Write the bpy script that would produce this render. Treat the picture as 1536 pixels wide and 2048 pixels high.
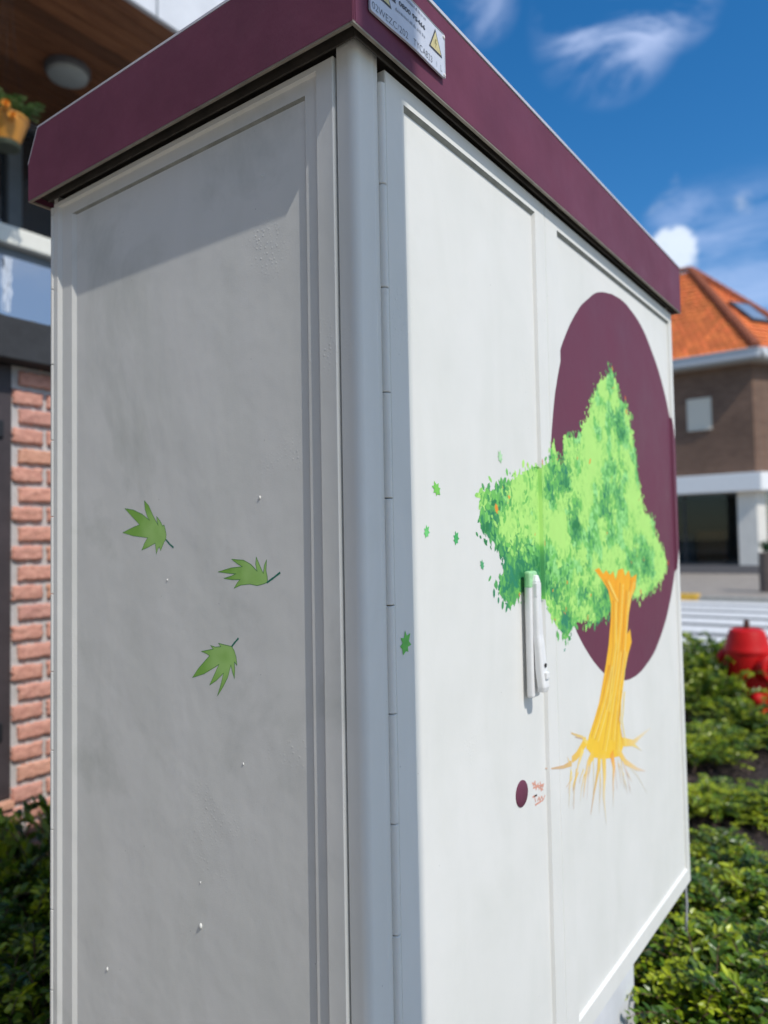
import bpy, bmesh, math, random
import numpy as np
from mathutils import Vector, Matrix, Quaternion

# ------------------------------------------------------------------ reset
for o in list(bpy.data.objects): bpy.data.objects.remove(o)
scene = bpy.context.scene
COL = scene.collection
H = 1.30                                    # camera height above the pavement

# ------------------------------------------------------------------ camera
F_PX, PITCH, ROLL, YAW = 1472.18, 0.0421, -0.0181, 0.6348
CAM = np.array([-0.6767, -0.5324, H])
_fw = np.array([math.cos(YAW)*math.cos(PITCH), math.sin(YAW)*math.cos(PITCH), math.sin(PITCH)])
_r0 = np.array([math.sin(YAW), -math.cos(YAW), 0.0]); _u0 = np.cross(_r0, _fw)
_r = math.cos(ROLL)*_r0 + math.sin(ROLL)*_u0
_u = -math.sin(ROLL)*_r0 + math.cos(ROLL)*_u0
cd = bpy.data.cameras.new('camera'); cam = bpy.data.objects.new('camera', cd); COL.objects.link(cam)
cam.matrix_world = Matrix(((_r[0], _u[0], -_fw[0], CAM[0]), (_r[1], _u[1], -_fw[1], CAM[1]),
                           (_r[2], _u[2], -_fw[2], CAM[2]), (0, 0, 0, 1)))
cd.sensor_fit = 'VERTICAL'; cd.sensor_height = 36.0; cd.sensor_width = 27.0
cd.lens = F_PX/2048*36.0
cd.clip_start = 0.02; cd.clip_end = 2000
cd.dof.use_dof = True; cd.dof.focus_distance = 0.96; cd.dof.aperture_fstop = 3.3
scene.camera = cam
scene.render.resolution_x, scene.render.resolution_y = 768, 1024

def ray(x, y):
    return _fw + _r*(x-768)/F_PX - _u*(y-1024)/F_PX
def pix(x, y, ax, val):
    """where the sight line through a photo pixel meets the plane (axis ax = val)"""
    d = ray(x, y); t = (val-CAM[ax])/d[ax]; return CAM + t*d

# ------------------------------------------------------------------ sun, sky, exposure
S = Vector((-0.245, -1.0, 1.22)).normalized()      # towards the sun
SUN_EL = math.asin(S.z); SUN_AZ = math.atan2(S.x, S.y)
sl = bpy.data.lights.new('sun', 'SUN'); sl.energy = 2.65; sl.angle = math.radians(0.45); sl.color = (1.0, 0.965, 0.90)
so = bpy.data.objects.new('sun', sl); COL.objects.link(so); so.location = (-3, -10, 14)
so.rotation_euler = (-S).to_track_quat('-Z', 'Y').to_euler()
scene.view_settings.view_transform = 'Standard'; scene.view_settings.look = 'None'
scene.view_settings.gamma = 1.0; scene.view_settings.exposure = 0.39
scene.view_settings.use_curve_mapping = False

world = bpy.data.worlds.new('World'); scene.world = world; world.use_nodes = True
wn = world.node_tree; wn.nodes.clear()
def N(nt, t, **kw):
    n = nt.nodes.new(t)
    for k, v in kw.items():
        if k.startswith('in_'):
            n.inputs[k[3:].replace('_', ' ')].default_value = v
        elif k.startswith('i') and k[1:].isdigit():
            n.inputs[int(k[1:])].default_value = v
        else: setattr(n, k, v)
    return n
def math_node(nt, op, a, b=None, clamp=False):
    n = nt.nodes.new('ShaderNodeMath'); n.operation = op; n.use_clamp = clamp
    for i, v in enumerate((a, b)):
        if v is None: continue
        if isinstance(v, (int, float)): n.inputs[i].default_value = v
        else: nt.links.new(v, n.inputs[i])
    return n.outputs[0]
def ramp(nt, fac, stops):
    n = nt.nodes.new('ShaderNodeValToRGB'); e = n.color_ramp.elements
    while len(e) > 1: e.remove(e[0])
    e[0].position = stops[0][0]; e[0].color = tuple(stops[0][1]) + ((1,) if len(stops[0][1]) == 3 else ())
    for p, c in stops[1:]:
        k = e.new(p); k.color = tuple(c) + ((1,) if len(c) == 3 else ())
    nt.links.new(fac, n.inputs[0]); return n.outputs[0]
def mixc(nt, fac, a, b, mode='MIX'):
    n = nt.nodes.new('ShaderNodeMix'); n.data_type = 'RGBA'; n.blend_type = mode
    ins = [n.inputs[0], n.inputs[6], n.inputs[7]]
    for s, v in zip(ins, (fac, a, b)):
        if isinstance(v, (int, float)): s.default_value = v
        elif isinstance(v, tuple): s.default_value = v if len(v) == 4 else v + (1,)
        else: nt.links.new(v, s)
    return n.outputs[2]

out = N(wn, 'ShaderNodeOutputWorld'); bg = N(wn, 'ShaderNodeBackground')
sky = N(wn, 'ShaderNodeTexSky', sky_type='NISHITA', sun_disc=False, sun_elevation=SUN_EL, sun_rotation=SUN_AZ,
        altitude=0, air_density=1.0, dust_density=0.3, ozone_density=3.0)
tc = N(wn, 'ShaderNodeTexCoord')
def wdot(d):
    n = N(wn, 'ShaderNodeVectorMath', operation='DOT_PRODUCT'); wn.links.new(tc.outputs['Generated'], n.inputs[0])
    d = d/np.linalg.norm(d); n.inputs[1].default_value = tuple(d); return n.outputs['Value']
def wnoise(scale, detail, rough, dist, loc=(0, 0, 0), sc=(1, 1, 1), rot=(0, 0, 0)):
    m = N(wn, 'ShaderNodeMapping'); m.inputs['Location'].default_value = loc; m.inputs['Scale'].default_value = sc
    m.inputs['Rotation'].default_value = rot
    wn.links.new(tc.outputs['Generated'], m.inputs[0])
    n = N(wn, 'ShaderNodeTexNoise'); n.inputs['Scale'].default_value = scale; n.inputs['Detail'].default_value = detail
    n.inputs['Roughness'].default_value = rough; n.inputs['Distortion'].default_value = dist
    wn.links.new(m.outputs[0], n.inputs['Vector']); return n.outputs['Fac']
def smooth(v, lo, hi):
    n = N(wn, 'ShaderNodeMapRange', interpolation_type='SMOOTHSTEP'); n.inputs[1].default_value = lo; n.inputs[2].default_value = hi
    wn.links.new(v, n.inputs[0]); return n.outputs[0]
CUM = (5.5, 5.5, 0.2)
# thin wispy cloud all over the sky, fair-weather puffs here and there
nz = wnoise(7.0, 7, 0.62, 0.9, loc=(1.7, 0.35, 0.2), sc=(1, 1, 1.5))
nlow = wnoise(2.3, 3, 0.5, 0.3, loc=(4.1, 2.2, 0.4))
wisps = math_node(wn, 'MULTIPLY', smooth(nz, 0.50, 0.78), smooth(nlow, 0.60, 0.74))
def patch(px, py, ang_in, ang_out):
    return smooth(wdot(ray(px, py)), math.cos(math.radians(ang_out)), math.cos(math.radians(ang_in)))
cir = math_node(wn, 'ADD', patch(1215, 45, 1.0, 5.2), math_node(wn, 'MULTIPLY', patch(965, 12, .4, 2.6), .55), True)
cir = math_node(wn, 'ADD', cir, math_node(wn, 'MULTIPLY', patch(1360, 10, .4, 2.8), .5), True)
cirrus = math_node(wn, 'MULTIPLY', cir, smooth(nz, 0.43, 0.70))
nb = wnoise(52.0, 5, 0.55, 0.25, loc=(.31, .07, .0))
puffm = math_node(wn, 'MULTIPLY', math_node(wn, 'MAXIMUM', patch(1347, 496, 0.0, 2.1), patch(1332, 540, 0.0, 2.6)), math_node(wn, 'ADD', math_node(wn, 'MULTIPLY', nb, 2.4), -.25))
puff = smooth(puffm, 0.22, 0.85)
nh = wnoise(6.0, 5, 0.6, 0.4, loc=(0.3, 3.2, 1.0), sc=(1, 1, 4.0))
haze = math_node(wn, 'MULTIPLY', math_node(wn, 'MAXIMUM', patch(1480, 545, 1.5, 7.5), patch(1390, 470, .5, 4)), smooth(nh, 0.30, 0.75))
tot = math_node(wn, 'MAXIMUM', math_node(wn, 'MULTIPLY', wisps, 0.5), math_node(wn, 'MULTIPLY', cirrus, 0.62))
tot = math_node(wn, 'MAXIMUM', tot, math_node(wn, 'MULTIPLY', haze, 0.42))
hs = N(wn, 'ShaderNodeHueSaturation'); hs.inputs['Saturation'].default_value = 1.36; hs.inputs['Value'].default_value = .76
wn.links.new(sky.outputs[0], hs.inputs['Color'])
skyc = mixc(wn, tot, hs.outputs[0], (3.9, 4.5, 6.2))
# cumulus added over the rest of the sky to neutralise the blue fill light
nc = wnoise(2.6, 6, 0.58, 0.35, loc=CUM)
cum = math_node(wn, 'MULTIPLY', smooth(nc, 0.535, 0.63), .85)
skyc = mixc(wn, cum, skyc, (5.4, 5.5, 5.6))
skyc = mixc(wn, math_node(wn, 'MULTIPLY', puff, 0.85), skyc, (4.6, 5.1, 5.8))
wn.links.new(skyc, bg.inputs[0]); bg.inputs[1].default_value = 0.15
wn.links.new(bg.outputs[0], out.inputs[0])

# ------------------------------------------------------------------ material helpers
def new_mat(name):
    m = bpy.data.materials.new(name); m.use_nodes = True; nt = m.node_tree
    b = nt.nodes['Principled BSDF']; return m, nt, b
def obj_coord(nt):
    return N(nt, 'ShaderNodeTexCoord').outputs['Object']
def geo_pos(nt):
    return N(nt, 'ShaderNodeNewGeometry').outputs['Position']
def noise(nt, vec, scale, detail=3, rough=0.5, dist=0.0, sc=None):
    if sc:
        m = N(nt, 'ShaderNodeMapping'); m.inputs['Scale'].default_value = sc; nt.links.new(vec, m.inputs[0]); vec = m.outputs[0]
    n = N(nt, 'ShaderNodeTexNoise'); n.inputs['Scale'].default_value = scale; n.inputs['Detail'].default_value = detail
    n.inputs['Roughness'].default_value = rough; n.inputs['Distortion'].default_value = dist
    nt.links.new(vec, n.inputs['Vector']); return n.outputs['Fac']
def bump(nt, b, h, strength, dist):
    n = N(nt, 'ShaderNodeBump'); n.inputs['Strength'].default_value = strength; n.inputs['Distance'].default_value = dist
    nt.links.new(h, n.inputs['Height'])
    prev = b.inputs['Normal'].links
    if prev: nt.links.new(prev[0].from_socket, n.inputs['Normal'])
    nt.links.new(n.outputs[0], b.inputs['Normal'])
def rgb(c): return tuple(c) + (1,)
def simple(name, col, rough=0.6, var=0.12, scale=12.0, metal=0.0, bmp=0.0, bdist=0.002, bscale=60, coat=0.0):
    m, nt, b = new_mat(name); v = geo_pos(nt)
    f = noise(nt, v, scale, 5, 0.6)
    lo = tuple(c*(1-var) for c in col); hi = tuple(min(1, c*(1+var)) for c in col)
    nt.links.new(ramp(nt, f, [(0.3, lo), (0.7, hi)]), b.inputs['Base Color'])
    b.inputs['Roughness'].default_value = rough; b.inputs['Metallic'].default_value = metal
    b.inputs['Coat Weight'].default_value = coat
    if bmp: bump(nt, b, noise(nt, v, bscale, 4, 0.6), bmp, bdist)
    return m
def vcol_mat(name, rough=0.5, var=0.0, sub=0.0, spec=0.5, scale=40):
    m, nt, b = new_mat(name); a = N(nt, 'ShaderNodeVertexColor', layer_name='Col')
    c = a.outputs[0]
    if var:
        f = noise(nt, geo_pos(nt), scale, 4, 0.6)
        c = mixc(nt, 1.0, c, ramp(nt, f, [(0.3, (1-var,)*3), (0.7, (1+0*var,)*3)]), 'MULTIPLY')
    nt.links.new(c, b.inputs['Base Color']); b.inputs['Roughness'].default_value = rough
    b.inputs['Specular IOR Level'].default_value = spec
    if sub:
        b.inputs['Transmission Weight'].default_value = 0
        t = N(nt, 'ShaderNodeBsdfTranslucent'); nt.links.new(c, t.inputs[0])
        mx = N(nt, 'ShaderNodeMixShader'); mx.inputs[0].default_value = sub
        nt.links.new(b.outputs[0], mx.inputs[1]); nt.links.new(t.outputs[0], mx.inputs[2])
        nt.links.new(mx.outputs[0], nt.nodes['Material Output'].inputs[0])
    return m

# --- cabinet paints
MAROON = (0.148, 0.044, 0.074)
def white_paint(name, mural=False, grime=0.22):
    m, nt, b = new_mat(name); v = geo_pos(nt)
    big = noise(nt, v, 5.0, 4, 0.55, 0.3, sc=(1, 1, 0.6))
    streak = noise(nt, v, 9.0, 5, 0.6, 0.6, sc=(1.0, 1.0, 0.35))
    c = ramp(nt, big, [(0.32, (0.700, 0.690, 0.642)), (0.68, (0.745, 0.730, 0.688))])
    c = mixc(nt, 0.40, c, ramp(nt, streak, [(0.35, (0.670, 0.665, 0.612)), (0.6, (0.750, 0.735, 0.692))]))
    # dusty grime, a shape of its own
    gr = noise(nt, v, 3.1, 6, 0.62, 0.4)
    c = mixc(nt, math_node(nt, 'MULTIPLY', ramp(nt, gr, [(0.55, (0, 0, 0)), (0.75, (1, 1, 1))]), grime), c, (0.44, 0.45, 0.40))
    # few specks
    vo = N(nt, 'ShaderNodeTexVoronoi'); vo.inputs['Scale'].default_value = 26; nt.links.new(v, vo.inputs['Vector'])
    spk = math_node(nt, 'LESS_THAN', vo.outputs['Distance'], 0.022)
    c = mixc(nt, math_node(nt, 'MULTIPLY', spk, 0.5), c, (0.25, 0.25, 0.23))
    if mural:
        s = N(nt, 'ShaderNodeSeparateXYZ'); nt.links.new(v, s.inputs[0])
        dx = math_node(nt, 'SUBTRACT', s.outputs[0], 0.951); dz = math_node(nt, 'SUBTRACT', s.outputs[2], H+0.1155)
        dx = math_node(nt, 'MULTIPLY', dx, 1.01)
        d = math_node(nt, 'SQRT', math_node(nt, 'ADD', math_node(nt, 'MULTIPLY', dx, dx), math_node(nt, 'MULTIPLY', dz, dz)))
        wob = math_node(nt, 'MULTIPLY', math_node(nt, 'SUBTRACT', noise(nt, v, 7.0, 3, 0.5), 0.5), 0.012)
        d = math_node(nt, 'ADD', d, wob)
        mask = N(nt, 'ShaderNodeMapRange', interpolation_type='SMOOTHSTEP')
        mask.inputs[1].default_value = 0.4215; mask.inputs[2].default_value = 0.4195; nt.links.new(d, mask.inputs[0])
        mot = noise(nt, v, 6.0, 5, 0.6)
        mc = ramp(nt, mot, [(0.3, tuple(k*0.93 for k in MAROON)), (0.7, tuple(k*1.08 for k in MAROON))])
        c = mixc(nt, mask.outputs[0], c, mc)
    nt.links.new(c, b.inputs['Base Color'])
    rr = ramp(nt, noise(nt, v, 6.0, 4, 0.6), [(0.3, (0.42,)*3), (0.7, (0.62,)*3)])
    nt.links.new(rr, b.inputs['Roughness'])
    b.inputs['Specular IOR Level'].default_value = .08 if mural else .22
    # orange peel, brush marks, dents and a few paint runs
    bump(nt, b, noise(nt, v, 420, 3, 0.55), 0.18, 0.0006)
    bump(nt, b, noise(nt, v, 9, 3, 0.5), 0.16, 0.012)
    if name == 'cabinet_side_paint': bump(nt, b, noise(nt, v, 4.0, 3, 0.55, 0.6, sc=(1, 1.2, .8)), 0.06, 0.03)
    clus = ramp(nt, noise(nt, v, 5.5, 2, 0.5), [(0.60, (0, 0, 0)), (0.72, (1, 1, 1))])
    v2 = N(nt, 'ShaderNodeTexVoronoi'); v2.inputs['Scale'].default_value = 170; v2.inputs['Randomness'].default_value = 1.0
    nt.links.new(v, v2.inputs['Vector'])
    pim = ramp(nt, v2.outputs['Distance'], [(0.0, (1, 1, 1)), (0.36, (0, 0, 0))])
    bump(nt, b, math_node(nt, 'MULTIPLY', math_node(nt, 'MULTIPLY', pim, clus), noise(nt, v, 300, 2, .5)), 0.6, 0.0012)
    return m
M = {}
M['white'] = white_paint('cabinet_white_paint')
M['mural'] = white_paint('cabinet_mural_paint', True, 0.10)
M['side'] = white_paint('cabinet_side_paint', False, 0.72)  # grime raised here to dim the grazing-lit side as well
def maroon_paint():
    m, nt, b = new_mat('maroon_paint'); v = geo_pos(nt)
    f = noise(nt, v, 7.0, 6, 0.62)
    c = ramp(nt, f, [(0.3, tuple(k*0.86 for k in MAROON)), (0.7, tuple(k*1.12 for k in MAROON))])
    nt.links.new(c, b.inputs['Base Color'])
    nt.links.new(ramp(nt, noise(nt, v, 11, 4, .6), [(0.3, (0.5,)*3), (0.7, (0.65,)*3)]), b.inputs['Roughness']); b.inputs['Specular IOR Level'].default_value = .12
    bump(nt, b, noise(nt, v, 260, 4, 0.6, 0, sc=(1, 1, 0.5)), 0.22, 0.0008)
    bump(nt, b, noise(nt, v, 14, 3, 0.5), 0.12, 0.01)
    return m
M['maroon'] = maroon_paint()
M['groove'] = simple('groove_shade', (.27, .275, .25), .8, .25, 30)  # shade of the downward-facing top steps, painted as a dark tone
M['roof_top'] = simple('roof_sky_sheen', (0.55, 0.54, 0.58), 0.35, 0.08)  # pale tone imitates sky reflected along the roof's top edge
M['lip'] = simple('bare_folded_edge', (0.26, 0.225, 0.18), 0.55, 0.25, 30)
M['under'] = simple('dark_underside', (0.045, 0.038, 0.030), 0.8, 0.35, 25, bmp=0.3)  # recess darkness is put into this underside and gasket colour
M['inner'] = simple('dark_gap', (0.02, 0.02, 0.02), 0.9)
M['rust'] = simple('rust_spot', (0.10, 0.045, 0.03), 0.8, 0.3, 60)
M['plinth'] = simple('white_washed_plinth', (0.70, 0.70, 0.72), 0.75, 0.10, 9, bmp=0.3)
M['paint'] = vcol_mat('mural_brush_paint', 0.6, 0.06, 0, .2)
M['plate'] = simple('sign_plate_white', (0.58, 0.60, 0.66), 0.35, 0.05, 30)
M['plate_edge'] = simple('sign_plate_edge', (0.75, 0.70, 0.68), 0.4, 0.1, 40)
M['ink'] = simple('faded_ink', (0.06, 0.065, 0.08), 0.6, 0.3, 300)
M['ink_pale'] = simple('faded_pale_ink', (0.28, 0.30, 0.35), 0.6, 0.3, 300)
M['warn'] = simple('faded_warning_yellow', (0.58, 0.50, 0.24), 0.5, 0.12, 120)
M['warn_mark'] = simple('faded_warning_symbol', (0.30, 0.26, 0.10), 0.6, 0.2, 100)
M['handle'] = simple('white_handle_paint', (0.78, 0.77, 0.75), 0.28, 0.05, 40)
M['handle_green'] = simple('green_overpaint', (0.36, 0.68, 0.34), 0.4, 0.25, 60)
M['steel'] = simple('galvanised_steel', (0.42, 0.43, 0.44), 0.5, 0.15, 14, metal=0.6)

# ------------------------------------------------------------------ mesh helpers
def mesh_obj(name, verts, faces, mat=None, parent=None, smooth=False, cols=None, fcols=None):
    me = bpy.data.meshes.new(name); me.from_pydata([tuple(v) for v in verts], [], faces); me.update()
    o = bpy.data.objects.new(name, me); COL.objects.link(o)
    if mat: me.materials.append(mat)
    if smooth: me.polygons.foreach_set('use_smooth', [True]*len(me.polygons))
    if cols is not None:
        a = me.color_attributes.new('Col', 'FLOAT_COLOR', 'POINT')
        a.data.foreach_set('color', np.asarray([tuple(c)+(1,) for c in cols], dtype=np.float32).ravel())
    if parent: o.parent = parent
    return o
def tag(o, label, cat, group=None, kind=None):
    if label: o['label'] = label
    if cat: o['category'] = cat
    if group: o['group'] = group
    if kind: o['kind'] = kind
    return o
def empty(name, loc=(0, 0, 0)):
    o = bpy.data.objects.new(name, None); COL.objects.link(o); o.location = loc; o.empty_display_size = 0.1; return o
def fix_parent(o, p):
    o.parent = p; return o
def bm_obj(name, bm, mat, parent=None, smooth=False):
    me = bpy.data.meshes.new(name); bm.normal_update(); bm.to_mesh(me); bm.free()
    o = bpy.data.objects.new(name, me); COL.objects.link(o)
    for mm in (mat if isinstance(mat, (list, tuple)) else [mat]): me.materials.append(mm)
    if smooth: me.polygons.foreach_set('use_smooth', [True]*len(me.polygons))
    if parent: o.parent = parent
    return o
def add_box(bm, lo, hi, bev=0.0, seg=2):
    r = bmesh.ops.create_cube(bm, size=1.0); vs = r['verts']
    for v in vs:
        v.co = Vector([lo[i] + (v.co[i]+0.5)*(hi[i]-lo[i]) for i in range(3)])
    if bev:
        es = list({e for v in vs for e in v.link_edges})
        bmesh.ops.bevel(bm, geom=es, offset=bev, segments=seg, affect='EDGES', profile=0.5)
def box(name, lo, hi, mat, parent=None, bev=0.0, seg=2):
    bm = bmesh.new(); add_box(bm, lo, hi, bev, seg); return bm_obj(name, bm, mat, parent)
def lathe_data(profile, n=32, caps=True):
    vs, fs = [], []
    for (r, z) in profile:
        for k in range(n):
            a = 2*math.pi*k/n; vs.append((r*math.cos(a), r*math.sin(a), z))
    for i in range(len(profile)-1):
        for k in range(n):
            k2 = (k+1) % n; fs.append((i*n+k, i*n+k2, (i+1)*n+k2, (i+1)*n+k))
    if caps:
        fs.append(tuple(range(n-1, -1, -1))); L = (len(profile)-1)*n; fs.append(tuple(L+k for k in range(n)))
    return vs, fs
def lathe(name, profile, mat, parent, loc, axis=(0, 0, 1), n=32, smooth=True):
    vs, fs = lathe_data(profile, n); q = Vector((0, 0, 1)).rotation_difference(Vector(axis))
    vs = [tuple(q @ Vector(v) + Vector(loc)) for v in vs]
    o = mesh_obj(name, vs, fs, mat, parent, smooth)
    if smooth:
        try: o.data.set_sharp_from_angle(angle=math.radians(38))
        except Exception: pass
    return o
def tube_data(pts, rad, n=6):
    vs, fs = [], []; pts = [Vector(p) for p in pts]
    for i, p in enumerate(pts):
        t = (pts[min(i+1, len(pts)-1)]-pts[max(i-1, 0)]).normalized()
        a = t.cross(Vector((0.13, 0.31, 0.94))).normalized(); b = t.cross(a)
        r = rad[i] if hasattr(rad, '__len__') else rad
        for k in range(n):
            an = 2*math.pi*k/n; vs.append(p + a*(r*math.cos(an)) + b*(r*math.sin(an)))
    for i in range(len(pts)-1):
        for k in range(n):
            k2 = (k+1) % n; fs.append((i*n+k, i*n+k2, (i+1)*n+k2, (i+1)*n+k))
    fs.append(tuple(range(n-1, -1, -1))); fs.append(tuple((len(pts)-1)*n+k for k in range(n)))
    return vs, fs
def tube(name, pts, rad, mat, parent=None, n=8):
    vs, fs = tube_data(pts, rad, n); return mesh_obj(name, vs, fs, mat, parent, True)
def structure(o, name=None):
    o['kind'] = 'structure'; return o

# ================================================================== SETTING
def ground_mat():
    m, nt, b = new_mat('dry_earth'); v = geo_pos(nt)
    f = noise(nt, v, 3.0, 8, 0.65)
    nt.links.new(ramp(nt, f, [(0.3, (0.10, 0.10, 0.06)), (0.7, (0.16, 0.15, 0.10))]), b.inputs['Base Color'])
    b.inputs['Roughness'].default_value = 0.95; bump(nt, b, noise(nt, v, 20, 6, .7), .4, .03); return m
def sheet(name, x0, y0, x1, y1, z, mat):
    return structure(mesh_obj(name, [(x0, y0, z), (x1, y0, z), (x1, y1, z), (x0, y1, z)], [(0, 1, 2, 3)], mat))
sheet('ground', -300, -300, 400, 300, -0.20, ground_mat())
def paving_mat(name, c0, c1, sx, sy, joint=(0.12, 0.115, 0.105)):
    m, nt, b = new_mat(name); v = geo_pos(nt)
    br = N(nt, 'ShaderNodeTexBrick'); nt.links.new(v, br.inputs['Vector'])
    br.inputs['Scale'].default_value = 1.0; br.inputs['Brick Width'].default_value = sx; br.inputs['Row Height'].default_value = sy
    br.inputs['Mortar Size'].default_value = 0.004; br.inputs['Mortar Smooth'].default_value = 0.2
    br.inputs['Color1'].default_value = rgb(c0); br.inputs['Color2'].default_value = rgb(c1); br.inputs['Mortar'].default_value = rgb(joint)
    f = noise(nt, v, 2.2, 7, 0.65)
    c = mixc(nt, 1.0, br.outputs[0], ramp(nt, f, [(0.3, (0.78, 0.77, 0.75)), (0.7, (1, 1, 1))]), 'MULTIPLY')
    nt.links.new(c, b.inputs['Base Color']); b.inputs['Roughness'].default_value = 0.9
    bump(nt, b, noise(nt, v, 120, 4, .6), .3, .004); return m
M['paving'] = paving_mat('concrete_pavers', (0.41, 0.37, 0.305), (0.36, 0.325, 0.27), 0.3, 0.3)
M['far_paving'] = paving_mat('beige_pavers', (0.40, 0.345, 0.285), (0.36, 0.31, 0.26), 0.22, 0.11)
structure(box('pavement', (-30, -40, -0.028), (-0.42, 40, 0.0), M['paving']))
structure(box('pavement', (-0.42, -40, -0.028), (6.55, -0.62, 0.0), M['paving']))
def soil_mat():
    m, nt, b = new_mat('bark_mulch_soil'); v = geo_pos(nt)
    f = noise(nt, v, 38, 8, 0.7)
    nt.links.new(ramp(nt, f, [(0.3, (0.022, 0.014, 0.011)), (0.6, (0.060, 0.040, 0.032)), (0.78, (0.11, 0.08, 0.065))]), b.inputs['Base Color'])
    b.inputs['Roughness'].default_value = 0.95; bump(nt, b, f, .9, .03); return m
M['soil'] = soil_mat()
random.seed(5); np.random.seed(5)
# planting bed with a lumpy surface
def bed():
    nx, ny = 130, 60; vs = []; fs = []
    for j in range(ny+1):
        for i in range(nx+1):
            x = -0.42+6.97*i/nx; y = -0.62+2.72*j/ny
            e = min(1, min(i, nx-i, j, ny-j)/3)
            vs.append((x, y, 0.004+e*(0.012+0.012*math.sin(x*5.1+y*3)*math.cos(y*6.3)+random.uniform(-.007, .007))))
    for j in range(ny):
        for i in range(nx):
            a = j*(nx+1)+i; fs.append((a, a+1, a+nx+2, a+nx+1))
    return structure(mesh_obj('planting_bed', vs, fs, M['soil'], None, True))
bed()
# bark chips on the bed
def chips():
    vs, fs, cs = [], [], []
    for k in range(5200):
        x = random.uniform(.9, 6.4); y = random.uniform(-.55, 1.9)
        L, W, T = random.uniform(.012, .045), random.uniform(.006, .018), random.uniform(.002, .006)
        q = Quaternion((0, 0, 1), random.uniform(0, 6.28)) @ Quaternion((1, 0, 0), random.uniform(-.7, .7)) @ Quaternion((0, 1, 0), random.uniform(-.4, .4))
        p = Vector((x, y, 0.026+random.uniform(0, .012))); b0 = len(vs)
        for sx in (-1, 1):
            for sy in (-1, 1):
                for sz in (-1, 1):
                    vs.append(p + q @ Vector((sx*L*random.uniform(.35, .5), sy*W*random.uniform(.3, .5), sz*T*.5)))
        for f in ((0, 1, 3, 2), (4, 6, 7, 5), (0, 4, 5, 1), (2, 3, 7, 6), (0, 2, 6, 4), (1, 5, 7, 3)):
            fs.append(tuple(b0+i for i in f))
        g = random.uniform(.5, 1.6); cs += [(.055*g, .036*g, .028*g)]*8
    o = mesh_obj('bark_mulch', vs, fs, vcol_mat('bark_chip', .9), None, False, cs)
    tag(o, 'dark brown bark mulch between the low shrubs of the bed', 'mulch', None, 'stuff')
chips()
def asphalt_mat():
    m, nt, b = new_mat('asphalt'); v = geo_pos(nt)
    f = noise(nt, v, 1.1, 8, .6); g = noise(nt, v, 160, 3, .6)
    c = ramp(nt, f, [(.3, (.075, .075, .075)), (.7, (.11, .108, .104))])
    c = mixc(nt, .4, c, ramp(nt, g, [(.35, (.05, .05, .05)), (.7, (.16, .16, .155))]))
    nt.links.new(c, b.inputs['Base Color']); b.inputs['Roughness'].default_value = .85; bump(nt, b, g, .5, .006); return m
M['asphalt'] = asphalt_mat()
M['concrete'] = simple('kerb_concrete', (.36, .34, .30), .9, .15, 8, bmp=.3)
structure(box('road', (6.72, -60, -0.12), (16.45, 60, -0.10), M['asphalt']))
structure(box('pavement', (16.62, -60, -0.028), (60, 60, 0.004), M['far_paving']))
def kerb_run(x0, x1, name):
    root = structure(box(name, (x0, -40, -0.16), (x1, 40, -0.055), M['concrete']))
    me = None
    for k in range(30):
        y = -8+k*0.8
        if me is None:
            o = box('kerb_stone', (x0, 0, -0.055), (x1, 0.792, 0.004), M['concrete'], root, .012); me = o.data; o.location = (0, y, 0)
        else:
            o = bpy.data.objects.new('kerb_stone', me); COL.objects.link(o); o.parent = root; o.location = (0, y, 0)
    return root
kerb_run(6.555, 6.715, 'kerb'); kerb_run(16.455, 16.615, 'kerb')
def zebra_mat():
    m, nt, b = new_mat('road_marking_paint'); v = geo_pos(nt)
    f = noise(nt, v, 9, 8, .7)
    nt.links.new(ramp(nt, f, [(.30, (.45, .44, .42)), (.48, (.76, .75, .71)), (.7, (.82, .81, .78))]), b.inputs['Base Color'])
    b.inputs['Roughness'].default_value = .7; return m
M['zebra'] = zebra_mat()
x = 7.15; i = 0
while x < 16.2:
    tag(box('crosswalk_stripe', (x, -2.2, -0.0985), (x+0.86, 4.9, -0.0935), M['zebra']), 'white painted stripe of the zebra crossing on the grey road', 'road marking', 'stripes of the zebra crossing')
    x += 1.22
# yellow painted kerb block on the far kerb
p = pix(1366, 1189, 2, 0.05)
yk = box('yellow_kerb_block', (16.44, p[1]-.28, -.09), (16.66, p[1]+.55, .055), simple('yellow_kerb_paint', (.72, .42, .05), .6, .12, 9), None, .02)
tag(yk, 'yellow painted kerb block at the far end of the zebra crossing', 'kerb block')

# ================================================================== CABINET
cab = empty('street_cabinet', (0, 0, 0))
tag(cab, 'white painted street utility cabinet with maroon roof and tree mural', 'utility cabinet')
ZR = H+0.600; ZT = ZR+0.1204; ZB = H-0.889        # roof underside, roof top, body bottom
D1, D2 = 0.031, 0.0255                              # roof overhang planes x=-D1, y=-D2
XL, YW = 1.3436, 0.664
RX1, RY1 = 1.3682, 0.6953
# plinth and dark core
box('plinth', (0.10, 0.10, 0.0), (1.205, 0.60, ZB-0.001), M['plinth'], cab, .008)
box('core', (0.016, 0.030, ZB+0.004), (XL-0.012, YW-0.012, ZR+0.02), M['inner'], cab)
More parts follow.
